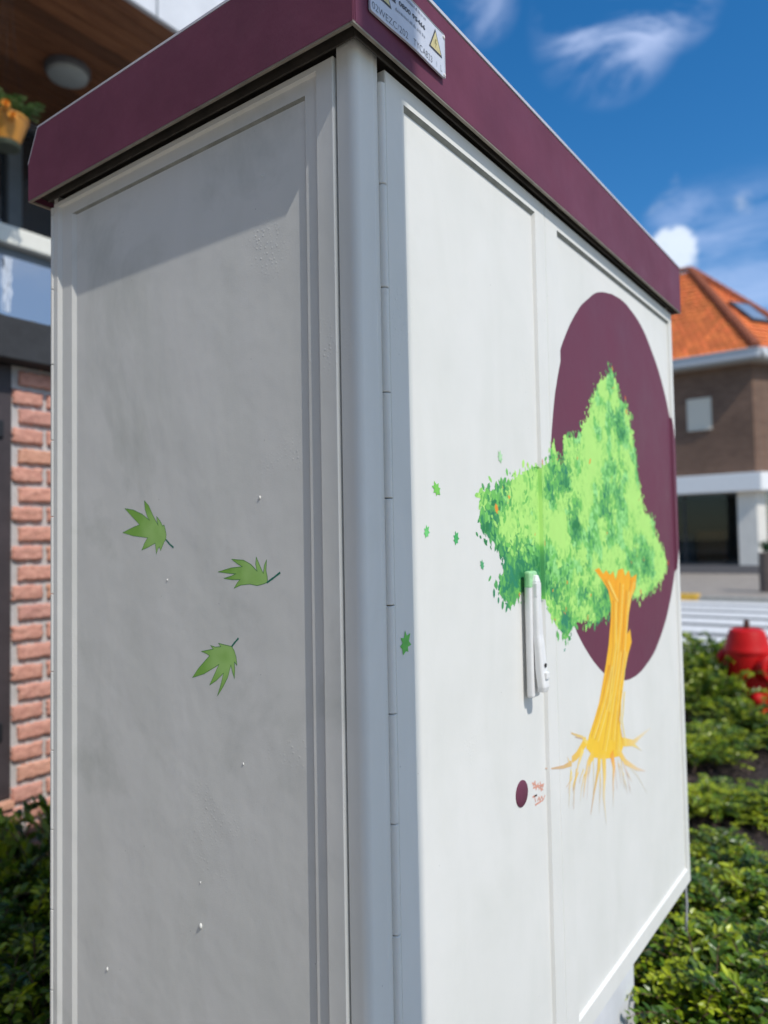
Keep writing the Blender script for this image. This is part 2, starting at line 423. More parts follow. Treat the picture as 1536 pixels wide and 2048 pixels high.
# -- stepped door leaf: nested rings in (a, z), depth levels
def stepped(rings, plane):
    """rings: list of (a0,a1,z0,z1,depth); returns verts/faces of the leaf front plus its rim"""
    vs, fs = [], []
    for (a0, a1, z0, z1, d) in rings:
        for (a, z) in ((a0, z0), (a1, z0), (a1, z1), (a0, z1)):
            vs.append(plane(a, z, d))
    for i in range(len(rings)-1):
        for k in range(4):
            k2 = (k+1) % 4; fs.append((4*i+k, 4*i+k2, 4*i+4+k2, 4*i+4+k))
    L = 4*(len(rings)-1)
    # inner panel subdivided so the paint bump has something to hold
    fs.append((L, L+1, L+2, L+3))
    return vs, fs
XF = -0.004      # left door frame plane
YF = -0.006      # right door frame plane
lp = lambda a, z, d: (XF+d, a, z)
zt, zb = ZR-0.004, ZB+0.004
# left side door
rings = [(.0292, .6605, zb, zt, .020), (.0292, .6605, zb, zt, .0012), (.0304, .6593, zb+.0012, zt-.0012, 0),
         (.0560, .6480, zb+.007, zt-.0085, 0), (.0600, .6400, zb+.013, zt-.0110, .0045),
         (.0785, .6112, zb+.030, zt-.0290, .0045), (.0825, .6025, zb+.037, zt-.0320, .0085)]
vs, fs = stepped(rings, lp)
fs = [tuple(reversed(f)) for f in fs]
door_l = mesh_obj('side_door', vs, fs, M['side'], cab)
door_l.data.materials.append(M['groove'])
door_l.data.polygons[4*5+2].material_index = 1
LPX = XF+.0085   # plane of the side door's inner panel
# knuckled hinge along the far edge of the side door and on the front door
def hinge(parent, fx, fy, z0, z1, r, pitch, base, n=10):
    z = base
    while z > z1: z -= pitch
    me = None; zz = z
    while zz < z1-0.01:
        a, b_ = max(zz, z0), min(zz+pitch-.0013, z1)
        if b_-a > .02:
            if me is None or abs((b_-a)-(pitch-.0013)) > 1e-6:
                v, f = lathe_data([(r*.86, 0), (r, .0006), (r, b_-a-.0006), (r*.86, b_-a)], n)
                o = mesh_obj('hinge_knuckle', v, f, M['white'], parent, True)
                if abs((b_-a)-(pitch-.0013)) < 1e-6: me = o.data
            else:
                o = bpy.data.objects.new('hinge_knuckle', me); COL.objects.link(o); o.parent = parent
            o.location = (fx, fy, a)
        zz += pitch
def hinge_all(parent, fx, fy, z0, z1, r, pitch, anchor):
    start = anchor - pitch*math.ceil((anchor-z0)/pitch)
    z = start; me = None
    while z < z1:
        a, b_ = max(z, z0), min(z+pitch-.0013, z1)
        if b_-a > .01:
            full = abs((b_-a)-(pitch-.0013)) < 1e-6
            if full and me is not None:
                o = bpy.data.objects.new('hinge_knuckle', me); COL.objects.link(o); o.parent = parent
            else:
                v, f = lathe_data([(r*.8, 0), (r, .0006), (r, .0012), (r, b_-a-.0012), (r, b_-a-.0006), (r*.8, b_-a)], 14)
                o = mesh_obj('hinge_knuckle', v, f, M['white'], parent, True)
                if full: me = o.data
            o.location = (fx, fy, a)
        z += pitch
hinge_all(door_l, XF+.0035, .6650, zb+.01, zt-.006, .0052, .1307, H+.4474)
# rounded corner post between side door and front doors
def post():
    prof = [(.0120, .0255), (-.0005, .0255)]
    cx, cy, r = .0110, .0100, .0115
    for k in range(9):
        a = math.pi + (math.pi/2)*k/8
        prof.append((cx+r*math.cos(a), cy+r*math.sin(a)))
    prof += [(.030, -.0016), (.0335, -.0030), (.0370, -.0030), (.0400, -.0014), (.0470, -.0008), (.0484, .0006), (.0484, .030)]
    vs, fs = [], []; n = len(prof)
    for z in (ZB, ZR+.012):
        for (x, y) in prof: vs.append((x, y, z))
    for k in range(n-1): fs.append((k, k+1, n+k+1, n+k))
    o = mesh_obj('corner_post', vs, fs, M['white'], cab, True)
    try: o.data.set_sharp_from_angle(angle=math.radians(35))
    except Exception: pass
post()
fp = lambda a, z, d: (a, YF+d, z)
DEEP = .0058
STEPW = .0030
def front_door(name, x0, x1, px0, px1, mat):
    rings = [(x0, x1, zb, zt, .022), (x0, x1, zb, zt, .0012), (x0+.0012, x1-.0012, zb+.0012, zt-.0012, 0),
             (px0-STEPW, px1+STEPW, zb+.036, zt-.0265, 0), (px0, px1, zb+.036+STEPW, zt-.0265-.0048, DEEP)]
    vs, fs = stepped(rings, fp); o = mesh_obj(name, vs, fs, mat, cab); o.data.materials.append(M['groove']); o.data.polygons[4*3+2].material_index = 1; return o
d1 = front_door('front_door', .0572, .5356, .1000, .4920, M['mural'])
d2 = front_door('front_door', .5366, XL, .5930, 1.3180, M['mural'])
d1['label'] = 'narrow front door with swing handle'; d2['label'] = 'wide front door carrying the maroon disc'
hinge_all(d1, .0527, YF+.0044, zb+.02, zt-.012, .0056, .1307, H+.4474)
def surf(x, z):
    """front face depth at (x, z), door relief included"""
    best = 0.0
    for (a, b_) in ((.100, .492), (.593, 1.318)):
        m = min(x-(a-STEPW), (b_+STEPW)-x, z-(zb+.036), (zt-.0265)-z)/STEPW
        best = max(best, min(1.0, m))
    return YF+DEEP*best
# right hand end wall and back
box('end_wall', (XL-.010, .004, ZB), (XL-.0005, YW, ZR+.012), M['white'], cab)
box('back_wall', (.004, YW-.004, ZB), (XL-.012, YW+.008, ZR+.012), M['white'], cab)
box('floor_rail', (.02, .010, ZB-.0005), (XL-.003, .035, ZB+.0035), M['white'], cab)
# -- roof tray
def roof():
    zc_, yc_ = pix(50, 288, 0, -D1)[2], RY1
    yk_ = pix(72, 233, 0, -D1)[1]
    T = .0035
    prof = [(-D2, ZR), (RY1, ZR), (RY1, ZR+.066), (RY1-.030, ZT), (-D2, ZT)]
    # outer shell: side cheeks + front + back, as thin sheets with thickness
    bm = bmesh.new()
    def cheek(x0, x1):
        a = [bm.verts.new((x0, y, z)) for (y, z) in prof]; b_ = [bm.verts.new((x1, y, z)) for (y, z) in prof]
        bm.faces.new(a); bm.faces.new(list(reversed(b_))); n = len(prof)
        for k in range(n): bm.faces.new((a[k], b_[k], b_[(k+1) % n], a[(k+1) % n]))
    cheek(-D1, -D1+T); cheek(RX1-T, RX1)
    add_box(bm, (-D1+T, -D2, ZR), (RX1-T, -D2+T, ZT))
    add_box(bm, (-D1+T, RY1-T, ZR), (RX1-T, RY1, ZR+.066))
    bmesh.ops.recalc_face_normals(bm, faces=bm.faces)
    es = [e for e in bm.edges if e.is_manifold and e.calc_face_angle(0) > .6]
    bmesh.ops.bevel(bm, geom=es, offset=.0011, segments=2, affect='EDGES')
    ro = bm_obj('roof', bm, M['maroon'], cab)
    # top sheet, a hair proud of the fascia, with the sky sheen in its colour
    vs = []; fs = []
    tp = [(-D2-.0016, ZT+.0004), (-D2-.0016, ZT+.0052), (RY1-.030, ZT+.0030), (RY1+.001, ZR+.068), (RY1+.001, ZR+.0655), (RY1-.031, ZT+.0006)]
    for x_ in (-D1+.0004, RX1+.0008):
        for (y, z) in tp: vs.append((x_, y, z))
    n = len(tp); fs = [tuple(range(n-1, -1, -1)), tuple(range(n, 2*n))]
    for k in range(n): fs.append((k, (k+1) % n, n+(k+1) % n, n+k))
    mesh_obj('top_sheet', vs, fs, M['roof_top'], ro)
    # folded lip, recessed soffit, gasket frame round the body
    bm = bmesh.new(); z0 = ZR-.0012; z1 = ZR+.0022; w = .0052
    add_box(bm, (-D1+.0004, -D2+.0004, z0), (RX1-.0004, -D2+w, z1), .0006)
    add_box(bm, (-D1+.0004, RY1-w, z0), (RX1-.0004, RY1-.0004, z1), .0006)
    add_box(bm, (-D1+.0005, -D2+w+.0003, z0+.0001), (-D1+w, RY1-w-.0003, z1), .0006)
    add_box(bm, (RX1-w, -D2+w+.0003, z0+.0001), (RX1-.0005, RY1-w-.0003, z1), .0006)
    bm_obj('folded_lip', bm, M['lip'], ro)
    box('soffit', (-D1+T+.0003, -D2+T+.0003, ZR+.0125), (RX1-T-.0003, RY1-T-.0003, ZR+.0155), M['under'], ro)
    bm = bmesh.new(); z0 = ZR-.0008; z1 = ZR+.0124; a = .0065; w = .003
    add_box(bm, (XF-a, YF-a, z0), (XL+.004, YF-a+w, z1), .0006)
    add_box(bm, (XF-a, YF-a+w+.0003, z0), (XF-a+w, YW+.004, z1), .0006)
    bm_obj('gasket_frame', bm, M['under'], ro)
    for (dx, dy, s) in ((.010, .010, .0032), (.015, .007, .0024), (.006, .016, .0028)):
        v, f = lathe_data([(s*.4, 0), (s, -.0006), (s*.7, -.0018), (s*.2, -.0022)], 9)
        r_ = mesh_obj('rust_spot', [(q[0]-D1+dx, q[1]-D2+dy, q[2]+ZR+.0124) for q in v], f, M['rust'], ro, True)
    return ro
roof_o = roof()

# -- information plate riveted to the front fascia
PY = -D2-.0050
def fpx(x, y, yy=PY): p = pix(x, y, 1, yy); return p[0], p[2]
bl = fpx(746, 25); br_ = fpx(890.5, 156); tr = fpx(888.5, 70)
x0s, x1s, z0s, z1s = bl[0]-.004, (br_[0]+tr[0])/2, (bl[1]+br_[1])/2, tr[1]
bm = bmesh.new(); add_box(bm, (x0s, PY, z0s), (x1s, PY+.0016, z1s), .0022, 2)
bmesh.ops.subdivide_edges(bm, edges=[e for e in bm.edges if abs(e.verts[0].co.x-e.verts[1].co.x) > .05], cuts=14)
for v in bm.verts:
    t = (v.co.x-x0s)/(x1s-x0s); v.co.y += .0022*(t-.5)**2*4*.5 - .0015*t + .0006*math.sin(t*9)
plate = bm_obj('information_plate', bm, M['plate'], cab)
plate['label'] = 'faded white information plate with two warning triangles'
def plate_y(x):
    t = (x-x0s)/(x1s-x0s); return PY+.0022*(t-.5)**2*4*.5 - .0015*t + .0006*math.sin(t*9)
PW, PH = x1s-x0s, z1s-z0s
def text_mesh(body, x, z, size, mat, parent, yfun, stretch=1.0, bold=0.0, name='lettering'):
    cu = bpy.data.curves.new('t', 'FONT'); cu.body = body; cu.size = size; cu.resolution_u = 3; cu.offset = bold
    to = bpy.data.objects.new('t', cu); COL.objects.link(to)
    dg = bpy.context.evaluated_depsgraph_get(); dg.update()
    me = bpy.data.meshes.new_from_object(to.evaluated_get(dg)); bpy.data.objects.remove(to)
    me.materials.clear(); me.materials.append(mat); me.name = name
    for v in me.vertices:
        X = x+v.co.x*stretch; v.co = Vector((X, yfun(X)-.00035, z+v.co.y))
    o = bpy.data.objects.new(name, me); COL.objects.link(o); o.parent = parent
    w = max(v.co.x for v in me.vertices)-x if me.vertices else 0
    return o, w
def fit_text(body, xa, xb, z, size, mat, parent, yfun, bold=0.0):
    o, w = text_mesh(body, xa, z, size, mat, parent, yfun, 1.0, bold)
    k = (xb-xa)/w
    for v in o.data.vertices: v.co.x = xa+(v.co.x-xa)*k; v.co.y = yfun(v.co.x)-.00035
    return o
fit_text('02WEZC/202', x0s+.02*PW, x0s+.455*PW, z0s+.075*PH, .21*PH, M['ink'], plate, plate_y, -.0002)
fit_text('TYCAB23', x0s+.525*PW, x0s+.800*PW, z0s+.075*PH, .21*PH, M['ink'], plate, plate_y, -.0002)
fit_text('1', x0s+.86*PW, x0s+.872*PW, z0s+.09*PH, .20*PH, M['ink_pale'], plate, plate_y)
fit_text('L', x0s+.925*PW, x0s+.95*PW, z0s+.09*PH, .20*PH, M['ink_pale'], plate, plate_y)
fit_text('0800 95466', x0s+.345*PW, x0s+.70*PW, z0s+.635*PH, .135*PH, M['ink'], plate, plate_y, .0002)
# telephone pictogram
def decal_poly(name, pts, mat, parent, dy=.0004):
    vs = [(a, plate_y(a)-dy, z) for a, z in pts]
    return mesh_obj(name, vs, [tuple(range(len(pts)))], mat, parent)
hx, hz, hs = x0s+.275*PW, z0s+.66*PH, .06*PH
decal_poly('telephone_mark', [(hx-hs*1.5, hz-hs), (hx+hs*1.5, hz-hs), (hx+hs*1.2, hz+hs*.2), (hx+hs*1.8, hz+hs*.5), (hx+hs*1.5, hz+hs*1.3), (hx, hz+hs*1.6), (hx-hs*1.5, hz+hs*1.3), (hx-hs*1.8, hz+hs*.5), (hx-hs*1.2, hz+hs*.2)], M['ink'], plate)
# two lines of print worn to dashes
random.seed(11)
for (zz, xa, xb) in ((.865, .36, .72), (.455, .30, .70)):
    vs, fs = [], []; xx = x0s+xa*PW
    while xx < x0s+xb*PW:
        w = random.uniform(.004, .010)*PW; hh = random.uniform(.045, .075)*PH
        b0 = len(vs)
        for (a, c) in ((xx, 0), (xx+w, 0), (xx+w*.9, hh), (xx+w*.15, hh)):
            vs.append((a, plate_y(a)-.00035, z0s+zz*PH+c))
        fs.append((b0, b0+1, b0+2, b0+3)); xx += w*random.choice((1.5, 1.7, 1.6, 3.0))
    mesh_obj('worn_print', vs, fs, M['ink_pale'], plate)
def tri_sign(cx, z0, w, h):
    t = [(cx-w/2, z0), (cx+w/2, z0), (cx, z0+h)]
    decal_poly('triangle_border', t, M['ink'], plate, .0004)
    g = (cx, z0+h/3); inn = [(g[0]+(a-g[0])*.80, g[1]+(z-g[1])*.80) for a, z in t]
    o = decal_poly('warning_triangle', inn, M['warn'], plate, .0007)
    s = h*.09
    decal_poly('warning_symbol', [(cx-s*.6, z0+h*.52), (cx+s*.9, z0+h*.55), (cx+s*.1, z0+h*.40), (cx+s*1.0, z0+h*.38), (cx-s*.5, z0+h*.14), (cx-s*.1, z0+h*.33), (cx-s*.9, z0+h*.32)], M['warn_mark'], plate, .0010)
tri_sign(x0s+.155*PW, z0s+.40*PH, .20*PW, .52*PH)
tri_sign(x0s+.855*PW, z0s+.40*PH, .20*PW, .52*PH)
for (a, c) in ((.985, .93), (.985, .07), (.012, .93)):
    X = x0s+a*PW
    lathe('rivet', [(.0025, 0), (.0022, .0012), (.0008, .0018)], M['plate_edge'], plate, (X, plate_y(X), z0s+c*PH), (0, -1, 0), 12)

# -- swing handle on the narrow door
ha = pix(1046, 1158, 1, YF); hb = pix(1053, 1396, 1, YF)
hx0 = (ha[0]+hb[0])/2; hz1, hz0 = ha[2], hb[2]
sy = YF
hd = box('door_handle', (hx0, sy-.012, hz0), (hx0+.028, sy-.0003, hz1+.012), M['handle'], d1, .004, 3)
bm = bmesh.new()
sec = [(hz1+.006, .018, .004, .0080), (hz1-.004, .020, .008, .0090), (hz1-.05, .021, .0095, .0095), (hz1-.09, .022, .0100, .0105),
       (hz1-.105, .024, .0105, .0115), (hz0+.045, .027, .0110, .0130), (hz0+.018, .030, .0108, .0130), (hz0+.010, .028, .0095, .0110)]
cxh = hx0+.016; rows = []
for (z, outy, w, th) in sec:
    rows.append([bm.verts.new((cxh+a*w, sy-outy+b_, z)) for a, b_ in ((-1, .003), (-.7, 0), (.7, 0), (1, .003), (1, th), (-1, th))])
for i in range(len(rows)-1):
    for k in range(6): bm.faces.new((rows[i][k], rows[i][(k+1) % 6], rows[i+1][(k+1) % 6], rows[i+1][k]))
bm.faces.new(rows[0]); bm.faces.new(list(reversed(rows[-1]))); bmesh.ops.recalc_face_normals(bm, faces=bm.faces)
lv = bm_obj('handle_lever', bm, M['handle'], d1); md = lv.modifiers.new('b', 'BEVEL'); md.width = .0015; md.segments = 2
box('handle_pivot', (cxh-.009, sy-.020, hz1-.03), (cxh+.009, sy-.009, hz1-.006), M['handle'], d1, .002)
box('lock_barrel', (cxh-.006, sy-.032, hz0+.03), (cxh+.006, sy-.009, hz0+.042), M['handle'], d1, .002)
lathe('keyhole', [(.0035, 0), (.0035, .0006), (.001, .0007)], M['iron'] if 'iron' in M else M['inner'], d1, (cxh, sy-.0275, hz0+.052), (0, -1, 0), 14)
# green paint that ran over the handle's top
box('overpaint', (hx0-.0004, sy-.0124, hz1-.016), (hx0+.0284, sy-.0004, hz1+.0124), M['handle_green'], d1, .004, 3)
# round maroon lock cover and red signature
lc = pix(1043, 1587, 1, YF+DEEP)
lathe('lock_cover', [(.0205, 0), (.0205, .0012), (.0195, .0020), (.002, .0024)], M['maroon'], d1, (lc[0], YF+DEEP, lc[2]), (0, -1, 0), 40)

# ------------------------------------------------------------------ mural painted on the doors
from mathutils.geometry import delaunay_2d_cdt
def tri_fill(pts, step, xs=()):
    """triangulate a concave outline with inner points"""
    P = [Vector(p) for p in pts]; n = len(P); A = np.array(pts); lo_, hi_ = A.min(0), A.max(0)
    rr = random.Random(2); extra = []
    gx = np.arange(lo_[0]+step*.5, hi_[0], step); gz = np.arange(lo_[1]+step*.5, hi_[1], step)
    for a in gx:
        for b_ in gz:
            q = (a+rr.uniform(-.2, .2)*step, b_+rr.uniform(-.2, .2)*step)
            if any(abs(q[0]-x_) < step*.35 for x_ in xs): continue
            if inside([tuple(p) for p in pts], *q): extra.append(Vector(q))
    for x_ in xs:
        for b_ in gz:
            if inside([tuple(p) for p in pts], x_, b_): extra.append(Vector((x_, b_)))
    r = delaunay_2d_cdt(P+extra, [(k, (k+1) % n) for k in range(n)], [list(range(n))], 1, 1e-7)
    return [tuple(v) for v in r[0]], [tuple(f) for f in r[2]]
def inside(poly, x, y):
    c = False; j = len(poly)-1
    for i in range(len(poly)):
        xi, yi = poly[i]; xj, yj = poly[j]
        if (yi > y) != (yj > y) and x < (xj-xi)*(y-yi)/(yj-yi)+xi: c = not c
        j = i
    return c
def fill_poly(name, pts, dy, col_fn, parent, step=.02):
    """flat patch of paint following the door relief; pts in (x,z)"""
    v2, f2 = tri_fill([tuple(p) for p in pts], step, (.492, .495, .590, .593))
    return mesh_obj(name, [(x, surf(x, z)-dy, z) for x, z in v2], f2, M['paint'], parent, False, [col_fn(x, z) for x, z in v2])
def lin(c): return tuple(((k/255)/12.92 if k/255 <= .04045 else ((k/255+.055)/1.055)**2.4) for k in c)
def dpx(x, y): p = pix(x, y, 1, YF+DEEP); return (p[0], p[2])
foliage = [(1222,738),(1231,765),(1239,803),(1252,812),(1260,850),(1268,900),(1276,960),(1284,1005),(1290,1030),(1305,1040),(1312,1075),(1325,1100),(1333,1122),(1328,1150),(1312,1170),(1290,1186),(1262,1192),(1240,1200),(1215,1226),(1190,1245),(1170,1240),(1150,1245),(1128,1276),(1112,1255),(1098,1230),(1090,1212),(1075,1190),(1060,1195),(1045,1180),(1025,1210),(1000,1190),(998,1170),(1008,1140),(1010,1120),(1000,1105),(985,1080),(965,1060),(962,1030),(968,1010),(956,990),(975,980),(990,985),(1010,965),(1030,960),(1050,945),(1065,935),(1090,930),(1101,890),(1106,905),(1115,932),(1125,920),(1130,872),(1150,880),(1165,860),(1180,830),(1188,790),(1200,765),(1215,755)]
fxz = np.array([dpx(*q) for q in foliage]); fpxa = np.array(foliage, float)
def inside(poly, x, y):
    c = False; j = len(poly)-1
    for i in range(len(poly)):
        xi, yi = poly[i]; xj, yj = poly[j]
        if (yi > y) != (yj > y) and x < (xj-xi)*(y-yi)/(yj-yi)+xi: c = not c
        j = i
    return c
from mathutils import noise as mnoise
LIGHT, MID, DARK, TEAL = lin((182, 232, 124)), lin((120, 198, 94)), lin((48, 128, 70)), lin((60, 144, 116))
LIGHT2 = lin((158, 224, 138))
def mixt(a, b, t): return tuple(a[i]+(b[i]-a[i])*t for i in range(3))
DSPOT = [(dpx(*q), r_, k_) for q, r_, k_ in (((1212,1012),.05,.9),((1150,1042),.045,.75),((1085,975),.05,.55),((1000,1000),.05,.5),((975,1050),.05,.45),((1030,1120),.06,.7),((1020,1180),.06,.9),((1065,1165),.05,.8),
         ((1120,1215),.07,.8),((1128,1262),.05,.9),((1195,1225),.06,.7),((1215,1170),.06,.7),((1175,1180),.05,.5),((1236,860),.05,.45),((1132,930),.05,.8),((1110,945),.05,.6),((1295,1160),.06,.5),((1240,960),.05,.35),((1265,1100),.05,.3))]
def leafcol(x, z, rnd):
    n = mnoise.noise(Vector((x*9, z*11, .3)))*.8 + mnoise.noise(Vector((x*24, z*26, 2.3)))*.7
    t = 1.0 + n*.62 + rnd*.30
    for (q, r_, k_) in DSPOT:
        d2_ = ((x-q[0])**2+(z-q[1])**2)/(r_*r_)
        if d2_ < 5: t -= .62*k_*math.exp(-d2_*1.4)
    if t > .75: return mixt(MID, LIGHT if n > -.15 else LIGHT2, min(1, (t-.75)/.35+.3))
    if t > .30: return mixt(mixt(DARK, TEAL, .4), MID, (t-.30)/.45)
    return mixt(DARK, TEAL, min(1, max(0, .5+n)))
random.seed(21)
def dab(vs, fs, cs, x, z, L, W, ang, col, y):
    def rng(k): 
        q_ = [surf(x+a, z) for a in (-k*.5, -k*.25, 0, k*.25, k*.5)]; return max(q_)-min(q_)
    if rng(L) > .0006:
        ang = 1.57; W *= .4
        if rng(W) > .0004: return
    ca, sa = math.cos(ang), math.sin(ang); b0 = len(vs)
    for (u, v) in ((-.5, 0), (-.2, .42), (.2, .5), (.5, .08), (.25, -.45), (-.2, -.5)):
        a, b_ = u*L, v*W; X, Z = x+a*ca-b_*sa, z+a*sa+b_*ca
        vs.append((X, surf(X, Z)-y, Z)); cs.append(col)
    fs.append(tuple(range(b0, b0+6)))
fill_poly('painted_foliage_ground', [tuple(np.array(q)*1.0) for q in fxz], .00006, lambda x, z: leafcol(x, z, 0), d2, .008)
vs, fs, cs = [], [], []
lo, hi = fxz.min(0), fxz.max(0); cnt = 0
fl = [tuple(q) for q in fxz]
while cnt < 12000:
    x = random.uniform(lo[0]-.01, hi[0]+.01); z = random.uniform(lo[1]-.01, hi[1]+.01)
    if not inside(fl, x, z): continue
    cnt += 1
    L = random.uniform(.006, .021); W = L*random.uniform(.32, .6)
    col = leafcol(x, z, random.uniform(-1, 1))
    if random.random() < .003: col = lin((235, 150, 60))
    dab(vs, fs, cs, x, z, L, W, random.gauss(1.6, .7), col, random.uniform(.0001, .00025))
# ragged rim of dabs along the outline
for i in range(len(fl)):
    a = np.array(fl[i]); b_ = np.array(fl[(i+1) % len(fl)]); n = max(3, int(np.linalg.norm(b_-a)/.0028))
    for k in range(n):
        p = a+(b_-a)*random.random(); L = random.uniform(.005, .017)
        col = leafcol(p[0], p[1], random.uniform(-1.4, .4))
        if random.random() < .02: col = lin((222, 110, 60))
        x = p[0]+random.gauss(0, .009); z = p[1]+random.gauss(0, .008)
        dab(vs, fs, cs, x, z, L, L*random.uniform(.35, .6), random.gauss(1.6, .6), col, random.uniform(.0001, .00025))
mesh_obj('painted_foliage', vs, fs, M['paint'], d2, False, cs)
# trunk
trunk = [(1189,1140),(1198,1136),(1206,1148),(1212,1140),(1220,1150),(1226,1142),(1231,1160),(1236,1140),(1246,1137),(1250,1152),(1257,1140),(1262,1156),(1273,1148),(1271,1175),(1263,1195),(1257,1230),(1254,1268),(1260,1258),(1263,1284),(1256,1310),(1248,1350),(1241,1400),(1237,1440),(1242,1470),(1247,1492),(1240,1512),(1225,1516),(1205,1518),(1188,1515),(1172,1496),(1178,1470),(1188,1440),(1198,1405),(1206,1360),(1212,1325),(1217,1290),(1221,1240),(1222,1208),(1216,1180),(1204,1160)]
YEL, ORA, PALE = lin((246, 200, 62)), lin((246, 166, 36)), lin((246, 214, 104))
txz = [dpx(*q) for q in trunk]
def trunkcol(x, z):
    t = max(0, min(1, (z-(H-.42))/.34)); n = mnoise.noise(Vector((x*60, z*6, 0)))*.5
    return mixt(YEL, ORA, max(0, min(1, t*.9+n)))
fill_poly('painted_trunk', txz, .0003, trunkcol, d2)
def stroke(vs, fs, cs, pts, w0, w1, c0, c1, dy, wig=0.0):
    P = [np.array(dpx(*q)) for q in pts]
    # resample
    Q = []
    for i in range(len(P)-1):
        for k in range(5): Q.append(P[i]+(P[i+1]-P[i])*k/5)
    Q.append(P[-1]); n = len(Q)
    for i, q in enumerate(Q):
        t = Q[min(i+1, n-1)]-Q[max(i-1, 0)]; t = t/np.linalg.norm(t); nr = np.array((-t[1], t[0])); s = i/(n-1)
        w = w0+(w1-w0)*s; q = q+nr*wig*random.gauss(0, 1)
        c = mixt(c0, c1, s)
        for sg in (-1, 1):
            X, Z = q+nr*w*sg; vs.append((X, surf(X, Z)-dy, Z)); cs.append(c)
    b0 = len(vs)-2*n
    for i in range(n-1): fs.append((b0+2*i, b0+2*i+1, b0+2*i+3, b0+2*i+2))
def cr(q): return (1120+q[0]/7.68, 1400+q[1]/7.68)
FADE = lin((226, 218, 200)); FAD2 = lin((226, 208, 194)); BRN = lin((208, 176, 150))
vs, fs, cs = [], [], []
roots = [([(400,620),(260,850),(130,960),(0,1020),(-230,1050)], .012, .0012, YEL, BRN), ([(140,980),(112,1180),(100,1350),(84,1650)], .006, .001, PALE, FADE),
         ([(520,800),(430,980),(392,1200),(360,1500)], .013, .0018, YEL, FAD2), ([(350,760),(275,1000),(222,1380)], .008, .0012, PALE, FAD2),
         ([(610,800),(585,1080),(525,1400),(470,1760)], .012, .0012, YEL, BRN), ([(670,800),(682,1180),(668,1480),(712,1900)], .015, .001, YEL, FADE),
         ([(790,800),(830,1040),(815,1270),(818,1640)], .013, .001, ORA, FADE), ([(860,720),(1000,950),(1180,1060),(1310,1090)], .011, .0014, YEL, FAD2),
         ([(930,640),(1120,660),(1230,560),(1390,430)], .012, .0014, YEL, FADE), ([(1120,680),(1255,780)], .005, .001, PALE, FADE),
         ([(420,660),(335,570),(200,520),(110,480)], .005, .001, PALE, BRN), ([(340,590),(230,570)], .002, .001, BRN, BRN),
         ([(880,900),(960,1120),(1030,1350)], .004, .001, FADE, FADE), ([(1010,960),(1200,1180),(1330,1420)], .003, .0008, FADE, FADE), ([(100,960),(60,860)], .003, .001, PALE, FAD2),
         ([(620,900),(610,1300),(600,1750)], .003, .0008, PALE, FADE)]
rq_ = random.Random(5)
for k_ in range(26):
    x_ = rq_.uniform(120, 1000); y_ = rq_.uniform(850, 1150); L_ = rq_.uniform(180, 620); dx_ = (x_-620)*rq_.uniform(.1, .5)
    roots.append(([(x_, y_), (x_+dx_*.4+rq_.uniform(-15, 15), y_+L_*.5), (x_+dx_*.7, y_+L_)], .0022, .0009, rq_.choice((PALE, FAD2, YEL)), rq_.choice((FADE, FAD2, BRN))))
for pts, w0, w1, c0, c1 in roots: stroke(vs, fs, cs, [cr(q) for q in pts], w0*.8, w1*.7, c0, c1, .00034+random.uniform(0, .00006))
# bark lines
for pts in ([(1240,1165),(1236,1240),(1228,1320),(1212,1420)], [(1252,1180),(1244,1290),(1232,1380),(1222,1480)], [(1226,1200),(1226,1290),(1212,1400),(1190,1480)],
            [(1247,1300),(1236,1400),(1232,1500)], [(1236,1300),(1222,1400),(1205,1500)], [(1262,1160),(1252,1210)], [(1210,1160),(1230,1200)],
            [(1243,1380),(1238,1440),(1246,1490)], [(1218,1330),(1204,1400),(1182,1475)]):
    stroke(vs, fs, cs, pts, .0035, .0014, lin((226, 150, 40)), lin((226, 168, 66)), .00046, .0006)
    stroke(vs, fs, cs, [(q[0]+6, q[1]+3) for q in pts], .003, .0018, PALE, lin((246, 222, 120)), .00052, .0006)
mesh_obj('painted_roots', vs, fs, M['paint'], d2, False, cs)
# small drifting leaves on the narrow door
for (cx, cy, s, ang, c) in ((873, 978, .0105, 2.4, lin((138, 214, 96))), (853, 1064, .0080, 1.2, lin((128, 220, 130))), (912, 1077, .0090, 1.3, lin((84, 184, 110))),
                            (964, 1130, .0072, 1.9, lin((96, 176, 126))), (1000, 914, .0095, 1.8, lin((190, 226, 180))), (803, 1287, .0135, 1.15, lin((120, 200, 96)))):
    o_ = dpx(cx, cy); pts = []
    ca, sa = math.cos(ang), math.sin(ang)
    for (u, v) in ((-1.1, 0), (-.6, .35), (-.5, .75), (-.1, .5), (.25, .95), (.4, .45), (1.1, .55), (.75, .1), (1.15, -.35), (.4, -.4), (.2, -.9), (-.15, -.45), (-.55, -.7), (-.6, -.3)):
        pts.append((o_[0]+s*(u*ca-v*sa), o_[1]+s*(u*sa+v*ca)))
    v2, f2 = tri_fill(pts, .01); yy = surf(o_[0], o_[1])-.0006
    mesh_obj('painted_leaf', [(a, yy, b_) for a, b_ in v2], f2, M['paint'], d1, False, [mixt(c, lin((60, 150, 70)), random.uniform(0, .4)) for _ in v2])
